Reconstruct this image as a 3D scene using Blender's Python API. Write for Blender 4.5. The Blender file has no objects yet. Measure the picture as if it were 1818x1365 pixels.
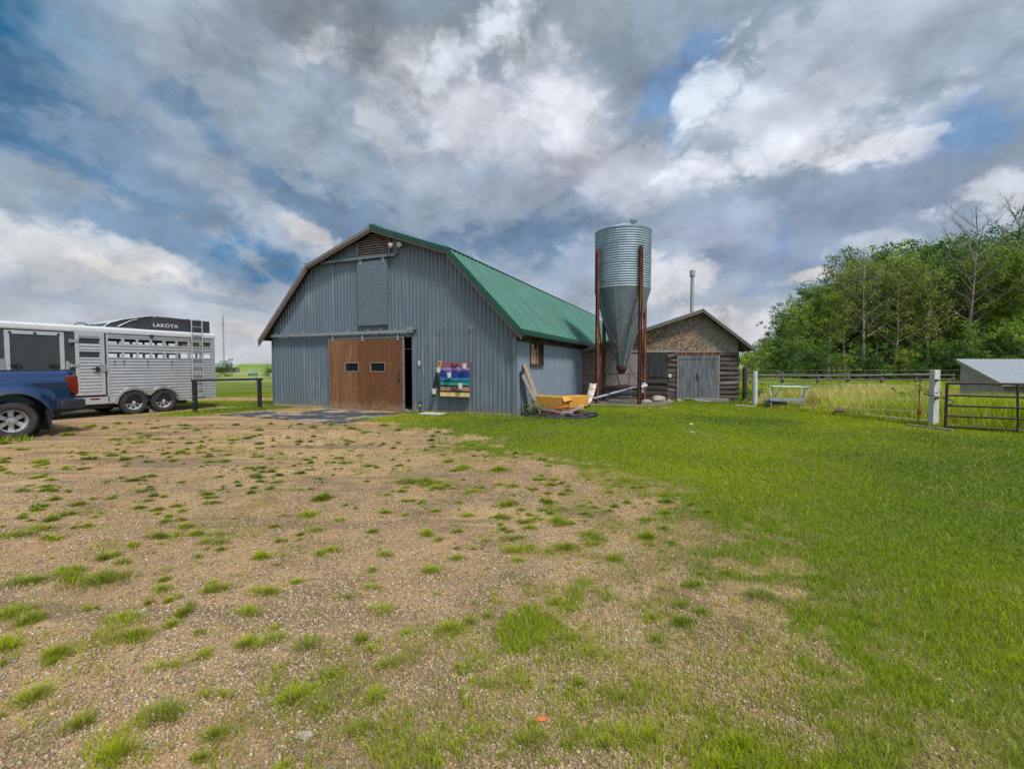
import bpy, bmesh, math, random
import numpy as np
from mathutils import Vector, Matrix
random.seed(7); rng = np.random.default_rng(11)
S = bpy.context.scene; C = S.collection
EXPO = 1.0
R = math.radians

# ------------------------------------------------------------------ mesh builder
class M:
    def __init__(s): s.v = []; s.f = []; s.mi = []; s.cur = 0
    def mat(s, i): s.cur = i; return s
    def add(s, vs, fs):
        b = len(s.v); s.v += [tuple(v) for v in vs]
        for f in fs: s.f.append([b+i for i in f]); s.mi.append(s.cur)
    def box(s, x0, x1, y0, y1, z0, z1):
        s.add([(x0,y0,z0),(x1,y0,z0),(x1,y1,z0),(x0,y1,z0),(x0,y0,z1),(x1,y0,z1),(x1,y1,z1),(x0,y1,z1)],
              [(0,3,2,1),(4,5,6,7),(0,1,5,4),(1,2,6,5),(2,3,7,6),(3,0,4,7)]); return s
    def quad(s, a, b, c, d): s.add([a,b,c,d],[(0,1,2,3)]); return s
    def beam(s, p0, p1, w, h=None, up=(0,0,1)):
        h = h or w; p0 = Vector(p0); p1 = Vector(p1); d = (p1-p0).normalized(); u = Vector(up)
        if abs(d.dot(u)) > .98: u = Vector((1,0,0))
        r = d.cross(u).normalized(); u = r.cross(d)
        vs = []
        for p in (p0, p1):
            for a, b in ((-1,-1),(1,-1),(1,1),(-1,1)): vs.append(p + r*a*w/2 + u*b*h/2)
        s.add(vs, [(3,2,1,0),(4,5,6,7),(0,1,5,4),(1,2,6,5),(2,3,7,6),(3,0,4,7)]); return s
    def tube(s, pts, rad, n=10, cap=True):
        pts = [Vector(p) for p in pts]
        rads = rad if isinstance(rad, (list, tuple)) else [rad]*len(pts)
        rings = []; prev = None
        for i, p in enumerate(pts):
            d = (pts[min(i+1,len(pts)-1)] - pts[max(i-1,0)]).normalized()
            u = prev if prev else (Vector((0,0,1)) if abs(d.z) < .95 else Vector((1,0,0)))
            r = d.cross(u).normalized(); u = r.cross(d); prev = u
            rings.append([p + (r*math.cos(2*math.pi*k/n) + u*math.sin(2*math.pi*k/n))*rads[i] for k in range(n)])
        vs = [v for g in rings for v in g]; fs = []
        for i in range(len(pts)-1):
            for k in range(n): fs.append((i*n+k, i*n+(k+1)%n, (i+1)*n+(k+1)%n, (i+1)*n+k))
        if cap: fs.append(tuple(range(n))[::-1]); fs.append(tuple((len(pts)-1)*n+k for k in range(n)))
        s.add(vs, fs); return s
    def lathe(s, prof, c, axis='z', n=32, cap=False):
        vs = []; fs = []
        for r, h in prof:
            for k in range(n):
                a = 2*math.pi*k/n; x, y = r*math.cos(a), r*math.sin(a)
                if axis == 'z': vs.append((c[0]+x, c[1]+y, c[2]+h))
                elif axis == 'y': vs.append((c[0]+x, c[1]+h, c[2]+y))
                else: vs.append((c[0]+h, c[1]+x, c[2]+y))
        for i in range(len(prof)-1):
            for k in range(n): fs.append((i*n+k, i*n+(k+1)%n, (i+1)*n+(k+1)%n, (i+1)*n+k))
        if cap: fs.append(tuple(range(n))); fs.append(tuple((len(prof)-1)*n+k for k in range(n)))
        s.add(vs, fs); return s
    def prism(s, poly, y0, y1, ax='y'):
        n = len(poly); f = (lambda a, b, h: (a,h,b)) if ax == 'y' else ((lambda a, b, h: (h,a,b)) if ax == 'x' else (lambda a, b, h: (a,b,h)))
        s.add([f(a,b,y0) for a,b in poly] + [f(a,b,y1) for a,b in poly],
              [tuple(range(n)), tuple(range(n,2*n))[::-1]] + [(i,(i+1)%n,n+(i+1)%n,n+i) for i in range(n)]); return s
    def o(s, name, mats, parent=None, smooth=False, bevel=0, label=None):
        me = bpy.data.meshes.new(name); me.from_pydata(s.v, [], s.f)
        for m in (mats if isinstance(mats, (list, tuple)) else [mats]): me.materials.append(m)
        if any(s.mi): me.polygons.foreach_set('material_index', s.mi)
        bm = bmesh.new(); bm.from_mesh(me); bmesh.ops.recalc_face_normals(bm, faces=bm.faces); bm.to_mesh(me); bm.free()
        if smooth: me.shade_smooth() if smooth is True else None
        ob = bpy.data.objects.new(name, me); C.objects.link(ob); ob.parent = parent
        if smooth == 'auto':
            me.shade_smooth(); me.set_sharp_from_angle(angle=R(35))
        if bevel:
            b = ob.modifiers.new('b', 'BEVEL'); b.width = bevel; b.segments = 2; b.limit_method = 'ANGLE'; b.angle_limit = R(40)
        if label: ob['label'] = label
        return ob
def thing(name, label, cat, loc=(0,0,0), rotz=0, group=None):
    o = bpy.data.objects.new(name, None); C.objects.link(o); o.empty_display_size = .2
    o.location = loc; o.rotation_euler = (0,0,rotz); o['label'] = label; o['category'] = cat
    if group: o['group'] = group
    return o
def tag(o, label, cat, group=None, kind=None):
    o['label'] = label; o['category'] = cat
    if group: o['group'] = group
    if kind: o['kind'] = kind
    return o
def struct(o): o['kind'] = 'structure'; return o
def fastmesh(name, V, T, mat, col=None, smooth=False):
    me = bpy.data.meshes.new(name); V = np.ascontiguousarray(V, np.float32); T = np.ascontiguousarray(T, np.int32)
    me.vertices.add(len(V)); me.vertices.foreach_set('co', V.ravel())
    k = T.shape[1]; me.loops.add(T.size); me.loops.foreach_set('vertex_index', T.ravel())
    me.polygons.add(len(T)); me.polygons.foreach_set('loop_start', np.arange(0, T.size, k, dtype=np.int32))
    me.update(calc_edges=True)
    if smooth: me.shade_smooth()
    if col is not None:
        a = me.color_attributes.new('Col', 'FLOAT_COLOR', 'POINT')
        c4 = np.ones((len(V),4), np.float32); c4[:,:3] = col; a.data.foreach_set('color', c4.ravel())
    me.materials.append(mat); return me
def fastobj(name, *a, parent=None, **k):
    o = bpy.data.objects.new(name, fastmesh(name, *a, **k)); C.objects.link(o); o.parent = parent; return o

# ------------------------------------------------------------------ numpy noise
def _h(ix, iy, seed):
    n = (ix.astype(np.int64)*374761393 + iy.astype(np.int64)*668265263 + seed*1274126177) & 0xffffffff
    n = ((n ^ (n >> 13))*1103515245) & 0xffffffff
    return ((n ^ (n >> 16)) & 0xffff)/65535.
def vn(x, y, seed=0):
    x = np.asarray(x, float); y = np.asarray(y, float)
    ix = np.floor(x); iy = np.floor(y); fx = x-ix; fy = y-iy; fx = fx*fx*(3-2*fx); fy = fy*fy*(3-2*fy)
    a = _h(ix,iy,seed); b = _h(ix+1,iy,seed); c = _h(ix,iy+1,seed); d = _h(ix+1,iy+1,seed)
    return (a*(1-fx)+b*fx)*(1-fy) + (c*(1-fx)+d*fx)*fy
def fbm(x, y, seed=0, o=4):
    s = 0; a = .5; t = 0
    for i in range(o): s = s+a*vn(x*2**i+17.3*i, y*2**i+5.1*i, seed+i); t += a; a *= .5
    return s/t
def ss(a, b, x): t = np.clip((x-a)/(b-a), 0, 1); return t*t*(3-2*t)

# ------------------------------------------------------------------ node helpers
def lin(c): return tuple((x/255/12.92 if x/255 <= .04045 else ((x/255+.055)/1.055)**2.4) for x in c)
class N:
    def __init__(s, tree): s.t = tree; s.n = tree.nodes; s.l = tree.links
    def new(s, typ, ins=None, **kw):
        n = s.n.new(typ)
        for k, v in kw.items(): setattr(n, k, v)
        for k, v in (ins or {}).items():
            if isinstance(v, bpy.types.NodeSocket): s.l.new(v, n.inputs[k])
            elif v is not None:
                if isinstance(v, (tuple, list)) and len(v) == 3 and n.inputs[k].type == 'RGBA': v = (*v, 1)
                n.inputs[k].default_value = v
        return n
    def math(s, op, a, b=None, clamp=False):
        i = {0: a}
        if b is not None: i[1] = b
        return s.new('ShaderNodeMath', i, operation=op, use_clamp=clamp).outputs[0]
    def vmath(s, op, a, b=None, out=0):
        i = {0: a}
        if b is not None: i[1] = b
        return s.new('ShaderNodeVectorMath', i, operation=op).outputs[out]
    def mix(s, f, a, b, bt='MIX'):
        n = s.new('ShaderNodeMix', data_type='RGBA', blend_type=bt)
        for k, v in ((0, f), (6, a), (7, b)):
            if isinstance(v, bpy.types.NodeSocket): s.l.new(v, n.inputs[k])
            else: n.inputs[k].default_value = (*v, 1) if isinstance(v, (tuple, list)) and len(v) == 3 else v
        return n.outputs[2]
    def map(s, v, a, b, c=0., d=1., smooth=True):
        return s.new('ShaderNodeMapRange', {0: v, 1: a, 2: b, 3: c, 4: d}, interpolation_type='SMOOTHSTEP' if smooth else 'LINEAR').outputs[0]
    def noise(s, vec, scale, detail=4, rough=.5, dist=0, out=0):
        return s.new('ShaderNodeTexNoise', {'Vector': vec, 'Scale': scale, 'Detail': detail, 'Roughness': rough, 'Distortion': dist}).outputs[out]
    def coord(s, scale=(1,1,1), kind='Object'):
        tc = s.new('ShaderNodeTexCoord').outputs[kind]
        return s.new('ShaderNodeMapping', {'Vector': tc, 'Scale': scale}).outputs[0]
def mat(name, col, rough=.6, metal=0, var=.25, vscale=(3,3,3), nscale=2., dirt=None, bump=0, bscale=30, bvec=None, col2=None, streak=None, spec=.5, coat=0, extra=None):
    m = bpy.data.materials.new(name); m.use_nodes = True; n = N(m.node_tree); b = n.n['Principled BSDF']
    v = n.coord(vscale)
    f = n.noise(v, nscale, 5, .6)
    c2 = col2 or tuple(x*(1-var) for x in col)
    c = n.mix(n.map(f, .35, .65), col, c2)
    if dirt:
        dc, lo, hi, sc = dirt
        c = n.mix(n.map(n.noise(n.coord(), sc, 6, .65), lo, hi), c, dc)
    if streak:
        sc, col3, lo, hi = streak
        c = n.mix(n.map(n.noise(n.coord(sc), 1., 4, .6), lo, hi), c, col3)
    if extra: c = extra(n, c)
    n.l.new(c, b.inputs['Base Color'])
    b.inputs['Roughness'].default_value = rough; b.inputs['Metallic'].default_value = metal
    b.inputs['Specular IOR Level'].default_value = spec; b.inputs['Coat Weight'].default_value = coat
    if bump:
        bp = n.new('ShaderNodeBump', {'Height': n.noise(n.coord(bvec or (1,1,1)), bscale, 4, .6), 'Strength': bump, 'Distance': .02})
        n.l.new(bp.outputs[0], b.inputs['Normal'])
    return m
def foliage(name, base=None, trans=.35, rough=.55, tint=(1,1,1)):
    m = bpy.data.materials.new(name); m.use_nodes = True; n = N(m.node_tree); out = n.n['Material Output']; b = n.n['Principled BSDF']
    a = n.new('ShaderNodeAttribute', attribute_name='Col').outputs['Color']
    c = n.mix(1., a, tint, 'MULTIPLY')
    n.l.new(c, b.inputs['Base Color']); b.inputs['Roughness'].default_value = rough; b.inputs['Specular IOR Level'].default_value = .12
    t = n.new('ShaderNodeBsdfTranslucent', {'Color': n.mix(1., c, (1.15,1.25,.7), 'MULTIPLY')})
    mx = n.new('ShaderNodeMixShader', {0: trans, 1: b.outputs[0], 2: t.outputs[0]})
    n.l.new(mx.outputs[0], out.inputs[0]); return m

m_tanwood = mat('tan_old_wood', (.36,.28,.20), .85, 0, .35, (3,3,12), 2, dirt=((.2,.17,.14), .5, .75, 3), bump=.3)
WOODGREY = (.22,.2,.18)
def mud(n, c):
    o = n.new('ShaderNodeSeparateXYZ', {0: n.coord()}).outputs
    nz = n.noise(n.coord((3,3,1.5)), 2., 5, .65)
    k = n.map(n.math('SUBTRACT', n.math('ADD', o[2], n.math('MULTIPLY', nz, .5)), .25), .42, .02, 0, .75)
    c = n.mix(k, c, (.20,.175,.14))
    chalk = n.map(n.noise(n.coord((.5,.5,.45)), 1.5, 6, .7), .5, .72, 0, .5)
    c = n.mix(chalk, c, (.25,.285,.31))
    wt = n.map(n.noise(n.coord((5,5,.25)), 1.6, 4, .7), .58, .75, 0, .55)
    return n.mix(wt, c, (.075,.095,.115))
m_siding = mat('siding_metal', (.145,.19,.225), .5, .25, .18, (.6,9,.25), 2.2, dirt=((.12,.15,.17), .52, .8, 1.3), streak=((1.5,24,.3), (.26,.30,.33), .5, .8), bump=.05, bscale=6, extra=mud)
m_siding_lit = mat('siding_metal_lit', (.225,.285,.34), .5, .25, .15, (9,1,.25), 2.2, dirt=((.2,.24,.27), .55, .8, 1.1), streak=((22,1,.35), (.33,.38,.42), .5, .85), bump=.05, bscale=6, extra=mud)  # lighter copy of the front siding: the sunlit side is put into the colour
m_green = mat('green_roof_metal', (.024,.115,.08), .5, .0, .15, (.5,2,2), 2, streak=((14,.5,.5), (.05,.175,.13), .48, .7), dirt=((.045,.155,.115), .5, .75, .9), spec=.35)
m_greentrim = mat('green_trim', (.012,.085,.055), .4, .2, .15)
m_rake = mat('weathered_rake_wood', (.20,.165,.145), .85, 0, .4, (2,4,14), 3, bump=.3, bscale=20)
m_dkwood = mat('dark_wood', (.055,.04,.032), .85, 0, .45, (2,4,14), 3, bump=.3)
m_white = mat('white_paint', (.62,.62,.6), .6, 0, .12, dirt=((.35,.31,.26), .55, .8, 5))
m_osb_grey = mat('painted_osb', (.075,.105,.13), .75, 0, .3, (1,14,14), 1.5, col2=(.14,.185,.215), bump=.5, bscale=25)
def osbx(n, c):
    v = n.new('ShaderNodeTexVoronoi', {'Vector': n.coord((11,11,17)), 'Scale': 1.}, feature='F1').outputs['Color']
    k = n.new('ShaderNodeSeparateColor', {0: v}).outputs[0]
    c = n.mix(n.map(k, .1, .9, 0, .9, False), c, (.05,.04,.033))
    w = n.map(n.noise(n.coord((1,1,1)), .55, 3), .36, .56)
    return n.mix(w, c, n.mix(.55, c, (.19,.19,.18)))
m_osb = mat('bare_osb', (.40,.27,.16), .85, 0, .3, (10,10,10), 2, col2=(.30,.20,.12), bump=.4, bscale=30, extra=osbx)
def doorx(n, c):
    o = n.new('ShaderNodeSeparateXYZ', {0: n.coord()}).outputs
    y = o[1]
    # three panels of different stain, then long grain and pale scuffs
    a = n.math('GREATER_THAN', y, 6.22); b2 = n.math('GREATER_THAN', n.math('MODULO', n.math('ADD', y, .37), .62), .31)
    c = n.mix(n.math('MULTIPLY', a, .6), c, (.34,.17,.075))
    c = n.mix(n.math('MULTIPLY', b2, .3), c, (.10,.045,.02))
    seam = n.math('LESS_THAN', n.math('ABSOLUTE', n.math('SUBTRACT', n.math('MODULO', n.math('ADD', y, .05), 1.22), .6)), .006)
    c = n.mix(n.math('MULTIPLY', seam, .8), c, (.02,.012,.008))
    g = n.map(n.noise(n.coord((1,20,1.0)), 1, 6, .7), .42, .62)
    c = n.mix(n.math('MULTIPLY', g, .75), c, (.085,.04,.02))
    sp = n.map(n.noise(n.coord((1,9,5)), 1.6, 3, .5), .62, .7)
    c = n.mix(n.math('MULTIPLY', sp, .4), c, (.36,.22,.13))
    low = n.map(n.math('ADD', o[2], n.noise(n.coord((3,3,3)), 2, 4)), .95, .45)
    return n.mix(n.math('MULTIPLY', low, .65), c, (.27,.19,.14))
m_ply = mat('stained_plywood', (.205,.075,.017), .6, 0, .3, (1,10,1.5), 2, extra=doorx, bump=.15, bscale=12, bvec=(1,8,1))
m_galv = mat('galvanized_steel', (.42,.44,.45), .42, .7, .2, (2,2,2), 3)
def silox(n, c):
    o = n.new('ShaderNodeSeparateXYZ', {0: n.coord()}).outputs
    s = n.map(n.noise(n.coord((5,5,.35)), 1., 4, .6), .5, .78)
    c = n.mix(n.math('MULTIPLY', s, .6), c, (.20,.25,.27))
    seam = n.math('LESS_THAN', n.math('ABSOLUTE', n.math('SUBTRACT', n.math('MODULO', o[2], .78), .4)), .012)
    return n.mix(n.math('MULTIPLY', seam, .6), c, (.12,.08,.06))
m_silo = mat('silo_steel', (.34,.42,.50), .55, .3, .2, (1,1,1), 3, extra=silox)
def conex(n, c):
    s = n.map(n.noise(n.coord((3.5,3.5,.3)), 1., 4, .6), .42, .7)
    return n.mix(s, c, (.10,.12,.13))
m_cone = mat('cone_steel', (.16,.19,.205), .6, .25, .2, (1,1,1), 3, extra=conex)
m_rust = mat('rusty_steel', (.15,.045,.022), .85, .1, .4, (4,4,2), 3, col2=(.055,.02,.015), streak=((12,12,1.2), (.42,.17,.045), .52, .72), bump=.3, bscale=30)
m_grey = mat('grey_weathered_wood', (.27,.255,.24), .9, 0, .4, (3,3,16), 3, bump=.35, bscale=18)
m_log = mat('old_plank_siding', (.085,.062,.05), .92, 0, .6, (1.4,6,24), 1.4, col2=(.045,.035,.032), streak=((.7,3,16), (.27,.24,.22), .5, .74), bump=.6, bscale=14)
m_logdk = mat('dark_plank_siding', (.055,.042,.036), .92, 0, .6, (1.4,6,24), 1.4, col2=(.02,.016,.016), streak=((.7,3,16), (.12,.11,.105), .55, .8), bump=.6, bscale=14)
m_sheddoor = mat('grey_plank_door', (.155,.172,.185), .85, 0, .4, (9,3,1.0), 1.6, col2=(.09,.098,.105), streak=((16,2,.9), (.055,.05,.05), .52, .72), dirt=((.17,.10,.06), .6, .8, 2), bump=.4, bscale=10)
m_shingle = mat('old_shingles', (.17,.155,.15), .9, 0, .35, (6,6,6), 3, bump=.4)
m_black = mat('black_paint', (.018,.018,.02), .45, 0, .3)
m_dark = mat('dark_gap', (.006,.006,.006), .9, 0, .2)
m_glass = mat('dark_window_glass', (.012,.02,.028), .06, 0, .3, spec=.7)
m_rubber = mat('tyre_rubber', (.028,.027,.026), .8, 0, .3, dirt=((.10,.085,.07), .5, .8, 6), bump=.2)
m_alu = mat('ribbed_aluminium', (.56,.575,.60), .32, .5, .12, (1,1,3), 2, dirt=((.45,.43,.40), .55, .85, 1.5))
m_alu2 = mat('smooth_aluminium', (.58,.59,.60), .35, .6, .1)
m_char = mat('charcoal_skin', (.045,.05,.056), .4, .1, .2)
m_trwhite = mat('white_skin', (.50,.50,.50), .4, 0, .08)
m_blue = mat('blue_truck_paint', (.005,.032,.115), .15, .5, .12, coat=1.)
m_trimblk = mat('black_trim', (.02,.022,.026), .6, 0, .3)
m_red = mat('red_lens', (.13,.002,.004), .12, 0, .3, coat=1.)
m_rim = mat('wheel_alloy', (.6,.61,.62), .35, .4, .2)
m_mat = mat('worn_rubber_mat', (.05,.052,.06), .75, 0, .3, dirt=((.27,.22,.175), .50, .60, 1.1), bump=.3)
m_conc = mat('concrete', (.34,.31,.27), .9, 0, .25, dirt=((.16,.14,.12), .5, .75, 2), bump=.3)
m_card = mat('orange_cardboard', (.60,.28,.045), .62, 0, .15, dirt=((.48,.2,.04), .5, .8, 3))
m_paletor = mat('orange_pallet_wood', (.42,.105,.045), .8, 0, .35, dirt=((.25,.16,.1), .55, .8, 4))
m_liner = mat('black_rubber_sheet', (.02,.021,.025), .5, 0, .3, bump=.3)
m_yel = mat('yellow_rope', (.65,.36,.03), .8)
m_stone = mat('field_stone', (.38,.32,.27), .9, 0, .35, bump=.4)
m_bulb = mat('lamp_glass', (.75,.72,.6), .2)
m_browng = mat('brown_gate_paint', (.058,.026,.02), .55, .2, .4, dirt=((.12,.06,.04), .6, .8, 5))
m_postw = mat('flaking_white_post', (.56,.55,.52), .85, 0, .2, (6,6,2), 3, dirt=((.12,.10,.085), .62, .68, 5), bump=.4)
m_bark = mat('poplar_bark', (.42,.38,.30), .9, 0, .4, (6,6,1.5), 3, col2=(.12,.10,.08), bump=.4)
m_rail = mat('dark_old_rail', (.15,.135,.12), .9, 0, .4, (3,3,16), 3, bump=.3)
m_bare = mat('dead_bark', (.29,.26,.215), .9, 0, .3, (6,6,1.5), 3, col2=(.16,.135,.12))
m_leaf = foliage('leaves', trans=.4)
m_grass = foliage('grass_blades', trans=.3)
def paint(nm, c): return mat(nm, c, .6, 0, .2, dirt=(tuple(x*.6+.05 for x in c), .55, .8, 6))
m_clear = bpy.data.materials.new('plastic_wrap'); m_clear.use_nodes = True
_n = N(m_clear.node_tree); _b = _n.n['Principled BSDF']; _b.inputs['Base Color'].default_value = (.8,.82,.85,1); _b.inputs['Roughness'].default_value = .25
_n.l.new(_n.new('ShaderNodeMixShader', {0: .22, 1: _n.new('ShaderNodeBsdfTransparent').outputs[0], 2: _b.outputs[0]}).outputs[0], _n.n['Material Output'].inputs[0])

# ------------------------------------------------------------------ camera, world, sun
cam = bpy.data.cameras.new('camera'); co = bpy.data.objects.new('camera', cam); C.objects.link(co); S.camera = co
cam.lens = 16; cam.sensor_width = 36; cam.clip_end = 6000; cam.clip_start = .05
co.location = (0,0,1.6); co.rotation_euler = (R(90-2.3),0,0)
S.view_settings.view_transform = 'Standard'; S.view_settings.look = 'None'; S.view_settings.exposure = EXPO; S.view_settings.gamma = 1
SUN_AZ, SUN_EL = 150, 58       # azimuth clockwise from +Y
sd = Vector((math.sin(R(SUN_AZ))*math.cos(R(SUN_EL)), math.cos(R(SUN_AZ))*math.cos(R(SUN_EL)), math.sin(R(SUN_EL))))
sl = bpy.data.lights.new('sun', 'SUN'); so = bpy.data.objects.new('sun', sl); C.objects.link(so)
sl.energy = 2.0; sl.angle = R(8); sl.color = (1,.95,.88); so.rotation_euler = sd.to_track_quat('Z', 'Y').to_euler(); so.location = (20,-10,30)

W = bpy.data.worlds.new('World'); S.world = W; W.use_nodes = True; n = N(W.node_tree)
bg = n.n['Background']; bg.inputs[1].default_value = .1
sky = n.new('ShaderNodeTexSky', sky_type='NISHITA', sun_disc=False, sun_elevation=R(SUN_EL), sun_rotation=R(SUN_AZ), air_density=1.2, dust_density=1.5).outputs[0]
gen = n.new('ShaderNodeTexCoord').outputs['Generated']
D = n.vmath('NORMALIZE', gen)
sx = n.new('ShaderNodeSeparateXYZ', {0: D}).outputs
az = n.math('ARCTAN2', sx[0], sx[1]); el = n.math('ARCSINE', sx[2])
P = n.new('ShaderNodeCombineXYZ', {0: sx[0], 1: sx[1], 2: n.math('MULTIPLY', sx[2], 1.45)}).outputs[0]
AE = n.new('ShaderNodeCombineXYZ', {0: az, 1: el, 2: 0.}).outputs[0]
def warp(vec, scale, detail, amp, rough=.55, seed=0):
    nn = n.noise(n.vmath('ADD', P, (seed,seed*2.,0)), scale, detail, rough, out=1)
    o = n.vmath('MULTIPLY', n.vmath('SUBTRACT', nn, (.5,.5,.5)), (amp,amp*.8,0))
    return n.vmath('ADD', vec, o)
A1 = warp(AE, 1.7, 3, .20, .5); A1 = warp(A1, 6., 6, .10, .62, 3.)
wv = n.new('ShaderNodeVectorMath', {0: n.vmath('SUBTRACT', n.noise(P, 8., 4, .6, out=1), (.5,.5,.5)), 'Scale': .14}, operation='SCALE').outputs[0]
PV = n.vmath('ADD', P, wv)
def puff(vec, sc_): return n.new('ShaderNodeTexVoronoi', {'Vector': vec, 'Scale': sc_, 'Detail': 2.6, 'Roughness': .55, 'Lacunarity': 2.3}, feature='F1').outputs['Distance']
PUF = puff(PV, 7.5)
PUFC = n.math('SUBTRACT', PUF, 1.0)
K = 10/2**EXPO
def sc(c, k=1): return tuple(x*K*k for x in lin(c))
def skyray(px, py):       # direction (azimuth, elevation) in radians of a cloud centre
    u = (px-909)/808; v = (682.5-py)/808; th = R(2.3)
    x, y, z = u, math.cos(th)+v*math.sin(th), -math.sin(th)+v*math.cos(th)
    return math.atan2(x, y), math.atan2(z, math.hypot(x, y))
def blob(col, px, py, rx, ry, rot, c, k=1., soft=.9):
    a, e = skyray(px, py); a2, e2 = skyray(px+10, py); a3, e3 = skyray(px, py-10)
    sxx = (a2-a)/10; szz = (e3-e)/10
    if rx <= 0: return col
    mp = n.new('ShaderNodeMapping', {'Vector': A1, 'Location': (a,e,0), 'Rotation': (0,0,R(rot)), 'Scale': (rx*sxx, ry*szz, 1)}, vector_type='TEXTURE').outputs[0]
    f = n.map(n.math('ADD', n.vmath('LENGTH', mp, out=1), n.math('MULTIPLY', PUFC, min(1., 45./min(rx, ry)+.25))), 1., 1.-soft, 0., k)
    return n.mix(f, col, c if isinstance(c, bpy.types.NodeSocket) else sc(c))
base = sc((150,166,184))
col = n.mix(n.map(el, 0, .22), sc((196,200,207)), base)
#          px   py   rx   ry  rot   colour            k   soft
BLOBS = [
 (   0,  60, 420, 330,  10, (108,146,176), .9, .9),
 (  20, 170, 340, 150, -12, ( 66,108,146), .97, .6),
 (   0,   0, 130, 110,   0, ( 30, 96,140), .9, .9),
 ( 330,  70, 420, 110, -22, (152,167,182), .9, .8),
 ( 430, 190, 420,  70, -30, (162,175,189), .85, .8),
 ( 230, 300, 320,  80, -26, ( 94,130,163), .9, .6),
 ( 330, 330, 300,  70, -26, (128,152,178), .8, .5),
 ( 130, 380, 230,  50, -14, (158,174,190), .7, .6),
 ( 330, 430, 300,  60, -14, (112,142,172), .8, .6),
 ( 520, 330, 200,  50, -30, (100,132,165), .85, .6),
 ( 720, 395, 420,  60,  -6, (112,136,163), .95, .7),
 ( 650,  90, 340, 150, -16, (128,138,147), .95, .8),
 ( 940,  50, 260, 120,  12, (134,146,154), .9, .7),
 ( 480, 130, 260,  50, -30, (174,184,196), .7, .9),
 ( 900, 230, 360, 130, -12, (202,206,216), .95, .8),
 ( 840, 110, 150,  60,  40, (222,232,242), .85, .8),
 (1010, 200, 210, 120, -25, (222,224,234), .85, .9),
 ( 740, 280, 200,  50, -24, (190,196,206), .8, .6),
 ( 900, 330, 300,  50,  -4, (150,160,178), .85, .7),
 (1000, 270, 150,  26, -10, (160,168,184), .6, .8),
 ( 960, 400, 330,  55,   2, (106,130,158), 1., .7),
 (1160, 310, 110,  90,  10, (186,192,204), .85, .5),
 ( 410, 330, 140,  40, -20, (180,188,200), .5, .9),
 ( 520, 400, 110,  45,   0, (166,178,194), .8, .5),
 ( 570, 400, 60,  26, -10, (206,204,206), .7, .6),
 ( 540, 480, 190,  46, -18, ( 84,126,164), .95, .6),
 ( 100, 470, 420,  80, -12, (202,205,210), .95, .55),
 ( 300, 560, 380,  60,  -6, (184,192,202), .9, .6),
 ( 220, 500, 180,  26, -10, (224,220,216), .8, .7),
 ( 500, 600, 170,  26,   0, (220,210,202), .5, .9),
 ( 420, 540, 200,  16,  -3, (146,164,186), .7, .7),
 ( 120, 540, 200,  16,  -6, (160,176,194), .6, .7),
]
for b in BLOBS: col = blob(col, *b)
# blue gaps, seen sky between the clouds
bl = n.mix(.9, sky, sc((116,150,192)))
GAPS = [(1175,170,60,110,-35,.95,.6),(1270,60,60,70,-20,.9,.7),(1215,230,40,60,20,.7,.7),(1740,250,150,85,8,.95,.5),(1330,235,40,16,0,.5,.8)]
for px,py,rx,ry,ro,k,sf in GAPS: col = blob(col, px, py, rx, ry, ro, bl, k, sf)
BL2 = [
 (1560,  80, 350, 150,   6, (182,193,209), .98, .35),
 (1650, 140, 220,  60,   8, (156,170,190), .75, .7),
 (1420, 215, 290, 115,  -8, (214,221,232), .9, .75),
 (1290, 140, 100,  70,  30, (220,230,242), .85, .5),
 (1340, 290, 210,  46,   0, (224,228,237), .8, .9),
 (1570, 275, 150,  55, -10, (228,232,240), .92, .6),
 (1700,  60, 260,  90,   0, (162,178,196), .7, .8),
 (1450, 190, 200,  36,  -5, (190,198,210), .7, .8),
 (1470, 400, 390, 115,   0, (140,155,180), 1., .4),
 (1200, 430, 220,  80,   6, (158,170,190), .85, .5),
 (1600, 360, 170,  50,   0, (144,159,182), .8, .5),
 (1700, 430, 170,  60, -10, (154,169,190), .85, .6),
 (1800, 345, 110,  60,   0, (212,218,227), .85, .5),
 (1400, 425,  38,  75,   0, (112,142,176), .5, .8),
 (1290, 440,  60,  26,   0, (118,140,168), .6, .8),
 (1480, 500, 280,  36,   0, (136,156,182), .85, .7),
 (1190, 490, 110,  50,   0, (208,208,214), .85, .6),
 (1310, 585, 160,  60, -20, (208,205,208), .85, .6),
 (1100, 560, 110,  40,   0, (160,178,200), .8, .6),
 (1590, 440, 100,  26,   0, (190,198,210), .7, .7),
 (1440, 505, 60,  14,   0, (222,214,212), .7, .6),
]
for b in BL2: col = blob(col, *b)
# billow shading: height difference of the cloud noise towards the light
def ht(off, s, d): return n.noise(n.vmath('ADD', P, off), s, d, .58)
lum = n.math('MULTIPLY', PUFC, -.20)
nA = n.noise(n.vmath('ADD', P, (3,1,2)), 3.4, 6, .58); nB = n.noise(n.vmath('ADD', P, (3.03,1.02,1.95)), 3.4, 6, .58)
lum = n.math('ADD', lum, n.math('MULTIPLY', n.math('SUBTRACT', nA, .5), .42))
lum = n.math('ADD', lum, n.math('MULTIPLY', n.math('SUBTRACT', nA, nB), 1.6))
lum = n.math('ADD', lum, 1.04)
# glow added round the sun, in unseen sky behind the camera, to light walls
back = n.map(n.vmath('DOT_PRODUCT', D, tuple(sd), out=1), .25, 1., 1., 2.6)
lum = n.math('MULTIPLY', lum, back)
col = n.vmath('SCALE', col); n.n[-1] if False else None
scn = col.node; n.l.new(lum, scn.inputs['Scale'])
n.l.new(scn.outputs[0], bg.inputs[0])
W.cycles.sampling_method = 'MANUAL'; W.cycles.sample_map_resolution = 256
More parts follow.
